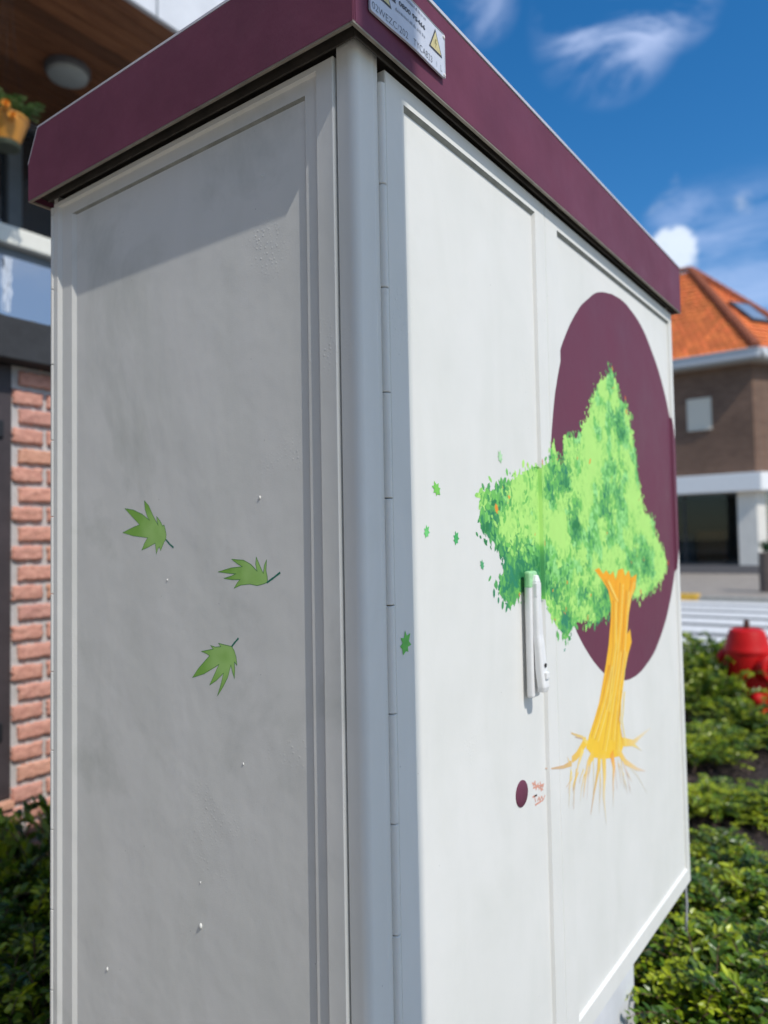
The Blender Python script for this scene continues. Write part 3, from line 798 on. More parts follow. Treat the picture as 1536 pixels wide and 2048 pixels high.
# red brown signature: two lines of quick brush writing
vs, fs, cs = [], [], []; SG = lin((218, 158, 138))
for pts in ([(1066,1572),(1070,1562),(1072,1580),(1076,1566),(1078,1580)], [(1080,1563),(1082,1582),(1087,1570),(1081,1574)], [(1066,1576),(1088,1568)], [(1064,1566),(1086,1580)],
            [(1065,1594),(1074,1590),(1069,1592),(1071,1604)], [(1075,1602),(1078,1594),(1080,1602),(1083,1592),(1086,1600),(1090,1590)], [(1070,1610),(1086,1600)]):
    stroke(vs, fs, cs, pts, .0016, .0011, SG, SG, .0001+len(vs)*.0000012)
mesh_obj('signature', vs, fs, M['paint'], d1, False, cs)

# -- three big leaves on the side door
def lpx(q): p = pix(220+q[0]/4.042, 970+q[1]/4.042, 0, LPX); return (p[1], p[2])
leaves = [
 dict(o=[(452,440),(455,400),(446,352),(437,322),(427,332),(405,290),(378,255),(381,292),(391,328),(345,240),(312,165),(278,128),(285,200),(304,258),(322,286),(260,236),(190,202),(121,190),(180,256),(241,321),(190,341),(104,385),(190,411),(305,426),(280,470),(257,526),(310,502),(365,470),(371,510),(375,556),(386,520),(400,498),(410,530),(425,492),(440,456)], s=[(452,440),(480,475),(514,506)]),
 dict(o=[(1275,785),(1272,740),(1262,690),(1266,605),(1248,650),(1240,715),(1215,660),(1183,583),(1178,640),(1190,697),(1140,642),(1080,608),(984,600),(1030,636),(1070,660),(980,670),(876,702),(950,712),(1018,718),(980,736),(922,755),(990,766),(1052,764),(1030,790),(1004,834),(1060,808),(1130,800),(1190,813),(1240,800)], s=[(1268,790),(1320,752),(1377,707)]),
 dict(o=[(985,1305),(940,1295),(878,1279),(896,1306),(850,1310),(814,1297),(836,1326),(790,1335),(740,1345),(780,1362),(806,1380),(770,1420),(710,1490),(668,1556),(760,1526),(850,1471),(882,1450),(850,1520),(806,1617),(860,1580),(919,1520),(900,1600),(870,1702),(915,1630),(950,1560),(978,1455),(990,1510),(1006,1562),(1009,1500),(1006,1430),(1027,1457),(1020,1390),(1005,1340)], s=[(985,1305),(1012,1270),(1040,1238)])]
GL, GM, GD, GS = (.40, .66, .19), (.25, .50, .085), (.085, .27, .075), (.03, .20, .13)
for L in leaves:
    P = [lpx(q) for q in L['o']]; c0 = np.mean(P, axis=0); b_ = np.array(P[0])
    c0 = c0*.55+b_*.45
    v2, f2 = tri_fill(P, .004); cl_ = []
    for q in v2:
        q = np.array(q); d = np.linalg.norm(q-c0); n = mnoise.noise(Vector((q[0]*70, q[1]*70, 1)))*.35
        cl_.append(mixt(GM, GL, max(0, min(1, 1.1-abs(d-.016)/.03+n))))
    mesh_obj('painted_leaf', [(LPX-.00008, a, z) for a, z in v2], f2, M['paint'], door_l, False, cl_)
    vs, fs, cs = [], [], []
    n = len(P)
    for i in range(n):
        a = np.array(P[i]); b2 = np.array(P[(i+1) % n]); t = b2-a; t = t/np.linalg.norm(t); nr = np.array((-t[1], t[0])); w = .00042
        b0 = len(vs)
        for q in (a-nr*w-t*w, b2-nr*w+t*w, b2+nr*w+t*w, a+nr*w-t*w): vs.append((LPX-.00014-(i % 2)*.00002, q[0], q[1]))
        cs += [mixt(GD, GM, random.uniform(.0, .5))]*4; fs.append((b0, b0+1, b0+2, b0+3))
    sp = [np.array(lpx(q)) for q in L['s']]
    for i in range(len(sp)-1):
        t = sp[i+1]-sp[i]; t = t/np.linalg.norm(t); nr = np.array((-t[1], t[0])); b0 = len(vs)
        for q in (sp[i]-nr*.0011, sp[i+1]-nr*.0014, sp[i+1]+nr*.0014, sp[i]+nr*.0011): vs.append((LPX-.00018-i*.00002, q[0], q[1]))
        cs += [GS]*4; fs.append((b0, b0+1, b0+2, b0+3))
    mesh_obj('leaf_outline', vs, fs, M['paint'], door_l, False, cs)
# hardened paint drips on the side door
for (px_, py_, r) in ((402, 1852, .0026), (215, 1938, .0020), (524, 352, .0012), (520, 995, .0016), (487, 1528, .0012), (401, 1765, .0010), (335, 1160, .0012)):
    p = pix(px_, py_, 0, LPX); v, f = lathe_data([(r, 0), (r*.9, r*.5), (r*.4, r*.9), (r*.05, r)], 10)
    q = Vector((0, 0, 1)).rotation_difference(Vector((-1, 0, 0)))
    mesh_obj('paint_drip', [tuple(q @ Vector((a*1.0, b_, c))+Vector((LPX, p[1], p[2])))[:2] + ((q @ Vector((a, b_, c))).z*1.6+p[2],) for a, b_, c in v], f, M['white'], door_l, True)

# loose grey cable end hanging below the right-hand corner
c0 = Vector((XL+.004, .012, ZB+.012))
pts = [c0, c0+Vector((.002, -.003, -.03)), c0+Vector((.004, -.004, -.07)), c0+Vector((.001, -.003, -.11)), c0+Vector((-.003, -.001, -.142))]
tag(tube('cable_end', pts, .0032, simple('grey_cable', (.42, .42, .44), .5)), 'loose grey cable end dangling below the bottom corner of the cabinet', 'cable')

# ================================================================== STREET LAMP beside the photographer (its pole shades the corner of the cabinet)
lamp = empty('street_lamp', (0, 0, 0)); tag(lamp, 'tall slim grey street lamp standing on the pavement in front of the cabinet', 'street lamp')
DH = 1.7
tx = 0.0490                                   # where the pole's shadow falls on the cabinet front
base = Vector((tx - DH*(S.x/S.y), -DH, 0))
P = lambda h: base + Vector((-.0060*(h-3.3), 0, h))
lathe('pole_base', [(.095, 0), (.095, .02), (.078, .05), (.070, .09)], M['steel'], lamp, tuple(P(0)))
tube('pole', [P(.02), P(1.5), P(3), P(4.4)], [.0580, .0580, .0580, .056], M['steel'], lamp, 28)
bx = P(4.4)
lathe('collar', [(.075, 0), (.075, .05), (.055, .07)], M['steel'], lamp, tuple(bx))
lathe('lantern', [(.07, .07), (.13, .32), (.135, .34), (.02, .35)], simple('opal_lantern', (.6, .6, .58), .4), lamp, tuple(bx))
lathe('lantern_cap', [(.17, .351), (.16, .38), (.06, .44), (.01, .45)], M['steel'], lamp, tuple(bx))

# ================================================================== LOW BRICK ANNEX (left)
annex = empty('brick_annex', (0, 0, 0)); tag(annex, 'low salmon brick annex with pale thick joints, dark door and flat roof edge', 'building')
YB = 2.062
M['mortar'] = simple('pale_mortar', (.50, .475, .455), .95, .10, 30, bmp=.5, bdist=.004, bscale=120)
XJ = .634; ZD0, ZD1 = H-.86, H+.655
box('wall', (XJ, YB+.008, 0), (4.4, YB+.30, ZD1+.16), M['mortar'], annex)
box('wall', (-2.2, YB+.008, 0), (XJ-.001, YB+.30, ZD0-.005), M['mortar'], annex)
box('wall', (-2.2, YB+.009, ZD0-.004), (-.45, YB+.30, ZD1+.16), M['mortar'], annex)
# bricks, hand-made look with a wavy face
def brick_mesh(L, hgt, seed):
    rnd = random.Random(seed); nx, nz = max(6, int(L/.009)), 7; vs, fs = [], []
    off = rnd.uniform(0, 50)
    for j in range(nz+1):
        for i in range(nx+1):
            x = L*i/nx; z = hgt*j/nz; e = (i in (0, nx)) or (j in (0, nz))
            y = -.0065 - .0042*mnoise.noise(Vector((x*34+off, z*70, off))) - .0036*mnoise.noise(Vector((x*95+off, z*170, off)))
            if e: y = y*.5-.001; x += rnd.uniform(-.003, .003); z += rnd.uniform(-.0032, .0032)
            vs.append((x, y, z))
    for j in range(nz):
        for i in range(nx):
            a = j*(nx+1)+i; fs.append((a, a+1, a+nx+2, a+nx+1))
    # rim back into the mortar
    loop = [i for i in range(nx+1)]+[(j)*(nx+1)+nx for j in range(1, nz+1)]+[nz*(nx+1)+i for i in range(nx-1, -1, -1)]+[j*(nx+1) for j in range(nz-1, 0, -1)]
    b0 = len(vs)
    for k in loop: x, y, z = vs[k]; vs.append((x, .012, z))
    n = len(loop)
    for k in range(n): fs.append((loop[k], b0+k, b0+(k+1) % n, loop[(k+1) % n]))
    me = bpy.data.meshes.new('brick'); me.from_pydata(vs, [], fs); me.polygons.foreach_set('use_smooth', [True]*len(me.polygons)); me.update(); return me
def brick_mat():
    m, nt, b = new_mat('salmon_brick'); v = geo_pos(nt)
    oi = N(nt, 'ShaderNodeObjectInfo')
    c = ramp(nt, oi.outputs['Random'], [(0.0, (.60, .285, .22)), (.35, (.66, .31, .225)), (.6, (.63, .31, .25)), (.75, (.70, .37, .22)), (.88, (.44, .20, .16)), (1.0, (.58, .30, .26))])
    f = noise(nt, v, 60, 6, .65, .3)
    c = mixc(nt, .5, c, ramp(nt, f, [(.3, (.36, .15, .11)), (.55, (.64, .33, .24)), (.75, (.76, .46, .34))]))
    nt.links.new(c, b.inputs['Base Color']); b.inputs['Roughness'].default_value = .92
    bump(nt, b, noise(nt, v, 180, 5, .65), .6, .003); return m
M['brick'] = brick_mat()
PITCH_B = .0700; HB = .0505; JT = .0195
vars_s = [brick_mesh(.205, HB, s) for s in range(6)]; vars_h = [brick_mesh(.108, HB, 20+s) for s in range(6)]
for me in vars_s+vars_h: me.materials.append(M['brick'])
random.seed(8)
row = 0; z = .0
while z+HB < ZD1+.15:
    even = row % 2 == 0
    x = XJ+(.002 if even else .024) if z > ZD0-.03 else -.43
    seq = 0
    while x < 1.65:
        if even and seq == 0 and z > ZD0-.03: me, L = random.choice(vars_h), .108
        else: me, L = random.choice(vars_s), .205
        o = bpy.data.objects.new('brick', me); COL.objects.link(o); o.parent = annex
        o.location = (x, YB, z+random.uniform(-.0015, .0015)); o.rotation_euler = (random.uniform(-.02, .02), random.uniform(-.006, .006), random.uniform(-.012, .012))
        x += L+JT; seq += 1
    z += PITCH_B; row += 1
# flat roof edge: dark felted beam, slightly proud
M['felt'] = simple('dark_roof_felt', (.030, .031, .034), .8, .25, 20, bmp=.4)
box('roof_edge', (-2.4, YB-.085, ZD1+.002), (4.5, YB+.34, ZD1+.150), M['felt'], annex, .006)
box('roof_deck', (-2.4, YB+.34, ZD1+.06), (4.5, YB+2.2, ZD1+.10), M['felt'], annex)
rsd = random.Random(3)
for k in range(16):
    v, f = lathe_data([(.012, 0), (.011, .006), (.004, .011)], 8); s = rsd.uniform(.4, 1.1)
    mesh_obj('moss_tuft', [(a*s+.2+k*.06+rsd.uniform(-.02, .02), b_*s+YB-.06+rsd.uniform(0, .05), c*s+ZD1+.149) for a, b_, c in v], f, simple('moss', (.16, .15, .06), .95, .3, 80) if k == 0 else bpy.data.materials['moss'], annex, True)
# dark ledged door with frame and iron hinges
M['door_dark'] = simple('dark_brown_door', (.050, .038, .040), .55, .25, 9, bmp=.2)
M['iron'] = simple('black_iron', (.012, .013, .016), .5)
dr = empty('annex_door'); dr.parent = annex
ab = box('door', (-.44, YB+.035, ZD0+.01), (XJ-.055, YB+.075, ZD1-.02), M['door_dark'], annex, .003); bpy.data.objects.remove(dr)
box('door_frame', (XJ-.054, YB+.004, ZD0), (XJ-.0005, YB+.08, ZD1), M['door_dark'], annex, .003)
box('door_frame', (-.449, YB+.006, ZD0), (-.441, YB+.08, ZD1), M['door_dark'], annex, .002)
for k in range(7):
    box('board', (-.436+k*.145, YB+.026, ZD0+.014), (-.436+k*.145+.139, YB+.0345, ZD1-.024), M['door_dark'], ab, .002)
for zz in (pix(8, 858, 1, YB)[2], pix(8, 1462, 1, YB)[2]):
    hp = box('strap_hinge', (.28, YB-.006, zz-.030), (.602, YB+.0255, zz+.030), M['iron'], ab, .003)
box('sill', (-.47, YB-.02, ZD0-.034), (XJ+.004, YB+.04, ZD0-.006), M['brick'], annex, .006)

# ================================================================== WHITE HOUSE behind the annex
house = empty('white_house', (0, 0, 0)); tag(house, 'white rendered house with glazed front and boarded overhang behind the brick annex', 'house')
YU = 5.506; ZS = H+3.672; YE = 3.627
M['render'] = simple('white_render', (.66, .67, .70), .8, .06, 5, bmp=.25)
M['frame_grey'] = simple('grey_window_frame', (.13, .15, .17), .5, .1)
def glass_mat(name, tint, rough=.03):
    m, nt, b = new_mat(name); b.inputs['Base Color'].default_value = rgb(tint); b.inputs['Roughness'].default_value = rough
    b.inputs['Specular IOR Level'].default_value = .9; b.inputs['Metallic'].default_value = 0.0
    b.inputs['Coat Weight'].default_value = 1.0; b.inputs['Coat IOR'].default_value = 1.9; b.inputs['Coat Roughness'].default_value = .02
    return m
M['glass_dark'] = glass_mat('dark_reflecting_glass', (.022, .030, .040))
M['curtain'] = simple('net_curtain', (.62, .66, .74), .9, .10, 4)
XR = 3.35; YP = 4.20
box('wall', (-6, YU+.12, 0), (XR, YU+.4, ZS+.01), M['render'], house)
box('wall', (XR-.3, YP+.3, 0), (XR, YU+.119, ZS-.001), M['render'], house)
box('wall', (-6, YE+.02, ZS+.014), (XR, YU+.4, ZS+3.2), M['render'], house)   # upper storey carried by the overhang
zc1, zc0 = pix(50, 466, 1, YP)[2], pix(50, 503, 1, YP)[2]
zg1, zg0 = pix(50, 522, 1, YP)[2], .6
box('balcony_floor', (-6, YP+.1, 2.05), (XR-.31, YU+.119, 2.2), M['render'], house)
par = box('parapet_cap', (-6, YP-.05, zc0), (XR, YP+.16, zc1), simple('cream_band', (.74, .72, .64), .7, .05), house, .012)
box('parapet_rail', (-6, YP+.02, zg1), (XR, YP+.10, zc0-.001), M['frame_grey'], house)
M['frost'] = glass_mat('frosted_blue_glass', (.20, .25, .34), .12)
gx0 = -5.9
for k in range(9):
    x1_ = gx0+1.0
    gp = box('glass_panel', (gx0+.01, YP, .6), (x1_-.01, YP+.014, zg1-.002), M['frost'], house); gx0 = x1_
box('wall', (-6, YP+.1, 0), (XR-.31, YP+.3, 2.049), M['render'], house)
def window(name, x0, x1, z0, z1, mull):
    w = box(name, (x0, YU+.10, z0), (x1, YU+.112, z1), M['glass_dark'], house)
    for xm in mull:
        box('mullion', (xm-.06, YU+.03, z0), (xm+.06, YU+.099, z1), M['frame_grey'], w, .008)
    box('rail', (x0, YU+.03, z1-.06), (x1, YU+.098, z1), M['frame_grey'], w, .008)
    return w
window('window', -5.9, XR-.31, 2.21, ZS-.002, (-3.2, -1.4, .5, pix(31, 380, 1, YU+.03)[0], XR-.4))
# two light streaks of dried run-off on the glass
rq = random.Random(12)
for (px_, w) in ((12, .05), (20, .03), (6, .02)):
    xx = pix(px_, 580, 1, YP)[0]; vs, fs = [], []
    for k in range(9):
        z = zg1-.01-k*.045; ww = w*(1-.07*k)*rq.uniform(.6, 1.1); o_ = rq.uniform(-.008, .008)
        vs += [(xx-ww/2+o_, YP-.0006, z), (xx+ww/2+o_, YP-.0006, z)]
    for k in range(8): fs.append((2*k, 2*k+1, 2*k+3, 2*k+2))
    mesh_obj('lime_streak', vs, fs, simple('lime_run_off', (.55, .60, .68), .8) if 'lime_run_off' not in bpy.data.materials else bpy.data.materials['lime_run_off'], house)
# boarded soffit: every plank its own piece
def wood_mat():
    m, nt, b = new_mat('cedar_soffit'); v = geo_pos(nt); oi = N(nt, 'ShaderNodeObjectInfo')
    g = noise(nt, v, 10, 6, .65, .8, sc=(.35, 4, 1))
    c = ramp(nt, g, [(.3, (.14, .052, .020)), (.55, (.26, .105, .042)), (.75, (.34, .15, .065))])
    c = mixc(nt, 1.0, c, ramp(nt, oi.outputs['Random'], [(0, (.55, .52, .5)), (1, (1.15, 1.1, 1.05))]), 'MULTIPLY')
    nt.links.new(c, b.inputs['Base Color']); b.inputs['Roughness'].default_value = .6; return m
M['wood'] = wood_mat()
pw = .135; y = YE+.02; me = None
while y < YU+.02:
    if me is None:
        o = box('plank', (-5.5, 0, ZS), (XR-.32, pw-.008, ZS+.012), M['wood'], house, .002); me = o.data; o.location = (0, y, 0)
    else:
        o = bpy.data.objects.new('plank', me); COL.objects.link(o); o.parent = house; o.location = (0, y, 0)
    y += pw
box('fascia', (-6.02, YE-.02, ZS-.012), (XR+.02, YE+.0195, ZS+.42), M['render'], house, .004)
box('fascia_joint', (pix(314, 10, 1, YE-.02)[0]-.006, YE-.0225, ZS-.01), (pix(314, 10, 1, YE-.02)[0]+.006, YE-.0201, ZS+.415), M['frame_grey'], house)
lm = empty('ceiling_light', (2.34, 4.62, ZS)); tag(lm, 'round pale flush ceiling light screwed to the boarded overhang', 'ceiling light')
lathe('housing', [(.165, 0), (.165, -.035), (.155, -.05)], simple('light_housing', (.10, .10, .11), .5), lm, (0, 0, -.0005))
lathe('diffuser', [(.150, -.045), (.142, -.072), (.11, -.088), (.05, -.096), (.003, -.098)], simple('opal_diffuser', (.34, .37, .37), .4, .04), lm, (0, 0, 0))

# hanging flower pot
pp = pix(14, 258, 1, 3.78)
pot = empty('hanging_flower_pot', tuple(pp)); tag(pot, 'orange hanging pot with trailing green plant and orange flower under the overhang', 'flower pot')
M['pot'] = simple('orange_plastic_pot', (.62, .26, .035), .45, .06)
sc = 1.0
PK = .84
lathe('pot', [(r_*PK, z_*PK) for r_, z_ in ((.075, -.105), (.085, -.10), (.125, .02), (.135, .055), (.142, .06), (.142, .075), (.130, .075), (.125, .03), (.02, .028))], M['pot'], pot, (0, 0, 0))
lathe('saucer', [(r_*PK, z_*PK) for r_, z_ in ((.07, -.145), (.085, -.14), (.092, -.112), (.088, -.106), (.02, -.106))], simple('dark_saucer', (.045, .055, .03), .7), pot, (0, 0, 0))
for a in (0, 2.1, 4.2):
    tube('hanger', [(.114*math.cos(a), .114*math.sin(a), .06), (.05*math.cos(a), .05*math.sin(a), .45), (0, 0, ZS-pp[2])], .0007, M['iron'], pot, 5)

# ------------------------------------------------------------------ leaves
M['leaf'] = vcol_mat('shrub_leaf', .34, .0, .30, .6)
M['twig'] = simple('brown_twig', (.13, .08, .05), .8, .25, 60)
def leaf_quads(vs, fs, cs, p, ax, nr, L, W, col):
    """one folded leaf: four triangles"""
    ax = ax.normalized(); sd = ax.cross(nr).normalized(); nr = sd.cross(ax); b0 = len(vs)
    vs += [p, p+ax*L*.35+sd*W*.5+nr*W*.16, p+ax*L*.72+sd*W*.42+nr*W*.12, p+ax*L, p+ax*L*.72-sd*W*.42+nr*W*.12, p+ax*L*.35-sd*W*.5+nr*W*.16, p+ax*L*.5-nr*W*.04]
    cs += [tuple(k*.9 for k in col), col, col, col, col, col, col]
    fs += [(b0, b0+6, b0+1), (b0+1, b0+6, b0+3, b0+2), (b0, b0+5, b0+6), (b0+5, b0+4, b0+3, b0+6)]
def shrub(seed, R, hgt, nst, LL, pal, dens=1.0, up=.55):
    rnd = random.Random(seed); vs, fs, cs = [], [], []; tv, tf = [], []
    for s in range(nst):
        az = rnd.uniform(0, 6.283); rr = R*rnd.uniform(.35, 1.0); hh = hgt*rnd.uniform(.55, 1.05)*(1.1-.35*rr/R)
        b_ = Vector((rnd.gauss(0, R*.22), rnd.gauss(0, R*.22), 0)); d = Vector((math.cos(az), math.sin(az), 0))
        n = 9; pts = []
        bend = rnd.uniform(-.4, .4); sdv = Vector((-d.y, d.x, 0))
        for k in range(n):
            t = k/(n-1)
            pts.append(b_+d*(rr*t**1.15)+sdv*(bend*rr*.35*t*t)+Vector((0, 0, hh*(1-(1-t)**1.9)-hh*.16*t**4)))
        v, f = tube_data(pts, [.0032*(1-.75*k/(n-1)) for k in range(n)], 4); o_ = len(tv); tv += v; tf += [tuple(o_+q for q in ff) for ff in f]
        young = rnd.random(); length = sum((pts[k+1]-pts[k]).length for k in range(n-1))
        m = max(6, int(length/(LL*.52)*dens))
        for k in range(m):
            t = .16+.84*(k+rnd.random()*.5)/m; i = min(n-2, int(t*(n-1))); u = t*(n-1)-i
            p = pts[i]+(pts[i+1]-pts[i])*u; tg = (pts[i+1]-pts[i]).normalized()
            for sg in (-1, 1):
                side = tg.cross(Vector((0, 0, 1))); side = side.normalized() if side.length > .01 else Vector((1, 0, 0))
                ax = tg*rnd.uniform(.25, .75)+side*sg*rnd.uniform(.5, 1)+Vector((0, 0, rnd.uniform(-.2, up)))
                nr = Vector((rnd.gauss(0, .35), rnd.gauss(0, .35), 1)).normalized()
                c = pal[min(len(pal)-1, int((young*.62+rnd.random()*.38)*len(pal)))]
                if t > .82 and young > .35: c = mixt(c, pal[-1], .6)
                g = rnd.uniform(.75, 1.2); c = tuple(q*g for q in c)
                leaf_quads(vs, fs, cs, p+side*sg*.002, ax, nr, LL*rnd.uniform(.65, 1.15)*(1 if t < .85 else .75), LL*rnd.uniform(.36, .5), c)
    return (vs, fs, cs), (tv, tf)
PAL = [(.028, .075, .012), (.058, .135, .014), (.125, .230, .016), (.270, .370, .018), (.470, .540, .022)]
protos = []
def make_proto(seed, R, hgt, nst, LL, pal, dens=1.0):
    (v, f, c), (tv, tf) = shrub(seed, R, hgt, nst, LL, pal, dens)
    a = mesh_obj('foliage', v, f, M['leaf'], None, False, c); b_ = mesh_obj('stems', tv, tf, M['twig'], None, True)
    ma, mb = a.data, b_.data; bpy.data.objects.remove(a); bpy.data.objects.remove(b_); return ma, mb
protos = [make_proto(s, .36, .27, 80, .034, PAL) for s in (1, 2, 3)] + [make_proto(9, .34, .36, 92, .031, PAL)] + [make_proto(12, .36, .27, 80, .034, [tuple(k_) for k_ in PAL[1:]]+[(.46, .54, .022)])]
def put_shrub(proto, loc, rz, s, label, group, name='low_shrub', sz=1.0):
    e = empty(name, loc); e.rotation_euler = (0, 0, rz); e.scale = (s, s, s*sz); tag(e, label, 'shrub', group)
    for nm, me in (('foliage', protos[proto][0]), ('stems', protos[proto][1])):
        o = bpy.data.objects.new(nm, me); COL.objects.link(o); o.parent = e
    return e
def at(px_, D):                # point on the bed below the sight line of image column px_, D metres deep
    d = _fw+_r*(px_-768)/F_PX; d = d/1.0; p = CAM+d*D; return (float(p[0]), float(p[1]), 0.012)
rs = random.Random(4)
LB = 'low small-leaved evergreen shrub spreading over the bark mulch bed'
spots = [(1330, 2.10, 3, .80, .8), (1400, 1.95, 0, .95, 1.), (1475, 1.85, 1, .95, 1.), (1560, 1.9, 2, 1.0, 1.), (1385, 2.45, 4, .85, .95), (1460, 2.5, 3, .80, .8), (1540, 2.35, 0, .95, 1.05),
         (1630, 2.1, 1, 1., 1.), (1405, 2.95, 1, .62, .85),
         (1390, 3.45, 4, .72, .78), (1450, 3.55, 4, .66, .72), (1515, 3.35, 4, .62, .6), (1590, 3.4, 2, .8, .8),
         (1370, 4.2, 4, .85, .85), (1420, 4.45, 0, .85, .8), (1478, 4.75, 3, .90, .85), (1530, 4.65, 2, .85, .8), (1590, 4.5, 0, .9, .8),
         (1380, 5.3, 2, 1.1, 1.35), (1425, 5.5, 3, 1.1, 1.25), (1405, 6.1, 0, 1.3, 1.6), (1450, 6.3, 1, 1.1, 1.2), (1560, 5.9, 0, 1.0, 1.2), (1600, 5.5, 1, 1., 1.)]
rows = [(9, 'dense glossy evergreen shrub in the row beside the white cabinet plinth', 'shrubs of the row beside the plinth'),
        (13, 'small sparse evergreen shrub in the row between two strips of bare mulch', 'shrubs of the row between the bare mulch strips'),
        (18, 'low evergreen shrub in the row in front of the red hydrant', 'shrubs of the row in front of the hydrant'),
        (99, 'tall loose evergreen shrub next to the kerb, beside or behind the red hydrant', 'tall shrubs along the kerb')]
for k, (px_, D, pr_, s, sz) in enumerate(spots):
    lb, gr_ = next((b_, c_) for a, b_, c_ in rows if k < a)
    put_shrub(pr_, at(px_, D), rs.uniform(0, 6.28), s, lb, gr_, sz=sz)
LB2 = 'shaded evergreen hedge shrub between the cabinet and the brick annex'
for (px_, D, pr_, s, sz) in ((-30, 1.75, 0, 1.0, 1.3), (45, 1.95, 1, 1.0, 1.35), (110, 2.1, 3, 1.0, 1.25), (0, 2.2, 2, 1.1, 1.6), (90, 2.35, 0, 1.1, 1.9), (-60, 2.3, 1, 1.1, 1.3), (170, 2.2, 2, 1.0, 1.6)):
    put_shrub(pr_, at(px_, D), rs.uniform(0, 6.28), s, LB2, 'hedge shrubs behind the cabinet', 'hedge_shrub', sz)
# plant and flowers in the hanging pot
pm = shrub(31, .20, .15, 60, .026, [(.07, .15, .04), (.12, .22, .06), (.20, .30, .11)], 1.3)
mesh_obj('trailing_plant', [Vector(v)+Vector((0, 0, .03)) for v in pm[0][0]], pm[0][1], M['leaf'], pot, False, pm[0][2])
M['petal'] = simple('orange_petal', (.80, .36, .05), .6, .1)
fp_ = pix(10, 208, 1, 3.66)-pp
for (dx, dz) in ((0, 0), (-.13, .03), (.04, -.05)):
    vs, fs = [], []
    c = Vector(fp_)+Vector((dx, 0, dz))
    for ring, (rr, tilt) in enumerate(((.032, .25), (.024, .6), (.014, .9))):
        for k in range(9):
            a = 2*math.pi*(k+ring*.4)/9; d = Vector((math.cos(a), -.55, math.sin(a)))
            b0 = len(vs); sd = Vector((-math.sin(a), 0, math.cos(a)))
            vs += [c, c+Vector((math.cos(a)*rr*.7, -.008*ring-.004, math.sin(a)*rr*.7))+sd*.008, c+Vector((math.cos(a)*rr, -.008*ring-.004-.012*tilt, math.sin(a)*rr)), c+Vector((math.cos(a)*rr*.7, -.008*ring-.004, math.sin(a)*rr*.7))-sd*.008]
            fs.append((b0, b0+1, b0+2, b0+3))
    mesh_obj('flower', vs, fs, M['petal'], pot)

# ================================================================== FIRE HYDRANT
hp = at(1484, 5.45)
hyd = empty('fire_hydrant', (hp[0], hp[1], 0.0)); tag(hyd, 'stout red fire hydrant with capped outlets standing among the low shrubs', 'fire hydrant')
def red_mat():
    m, nt, b = new_mat('red_hydrant_paint'); v = geo_pos(nt)
    nt.links.new(ramp(nt, noise(nt, v, 12, 5, .6), [(.3, (.50, .006, .006)), (.7, (.64, .010, .009))]), b.inputs['Base Color'])
    b.inputs['Roughness'].default_value = .5; b.inputs['Specular IOR Level'].default_value = .25; bump(nt, b, noise(nt, v, 90, 4, .6), .2, .003); return m
M['red'] = red_mat()
lathe('barrel', [(.165, 0.0), (.165, .03), (.130, .045), (.128, .10), (.138, .16), (.150, .24), (.155, .40), (.153, .455)], M['red'], hyd, (0, 0, 0), n=40)
lathe('bonnet', [(.160, .456), (.162, .470), (.156, .482), (.142, .53), (.124, .595), (.116, .612), (.095, .622), (.04, .626)], M['red'], hyd, (0, 0, 0), n=40)
lathe('operating_nut', [(.022, .625), (.022, .67), (.018, .685)], M['rust'], hyd, (0, 0, 0), n=5, smooth=False)
tocam = Vector((CAM[0]-hp[0], CAM[1]-hp[1], 0)).normalized(); rt = Vector((_r0[0], _r0[1], 0))
def outlet(name, dirv, z, r, out):
    c_ = Vector((0, 0, z)); d = dirv.normalized()
    o = lathe(name, [(r*.80, .08), (r*.82, out-.05), (r*1.02, out-.045), (r*1.02, out-.005), (r*.93, out+.004), (r*.62, out+.006), (r*.58, out-.018), (r*.2, out-.020)], M['red'], hyd, tuple(c_), tuple(d), 28)
    lathe('cap_nut', [(r*.34, out-.020), (r*.34, out+.012), (r*.28, out+.016)], M['red'], o, tuple(c_), tuple(d), 5, False)
outlet('outlet', tocam*.80+rt*.62, .36, .095, .215)
outlet('outlet', tocam*.05+rt*1.0, .34, .095, .225)
outlet('outlet', tocam*-.8-rt*.6, .36, .095, .215)
lathe('drain_outlet', [(.05, .06), (.05, .150), (.046, .165), (.03, .18), (.005, .186)], M['red'], hyd, (0, 0, .135), tuple(tocam*.95+rt*.35), 24)
for k in range(8):
    a = k*math.pi/4; lathe('flange_bolt', [(.011, .03), (.011, .042), (.009, .045)], M['red'], hyd, (.15*math.cos(a), .15*math.sin(a), 0), n=6, smooth=False)

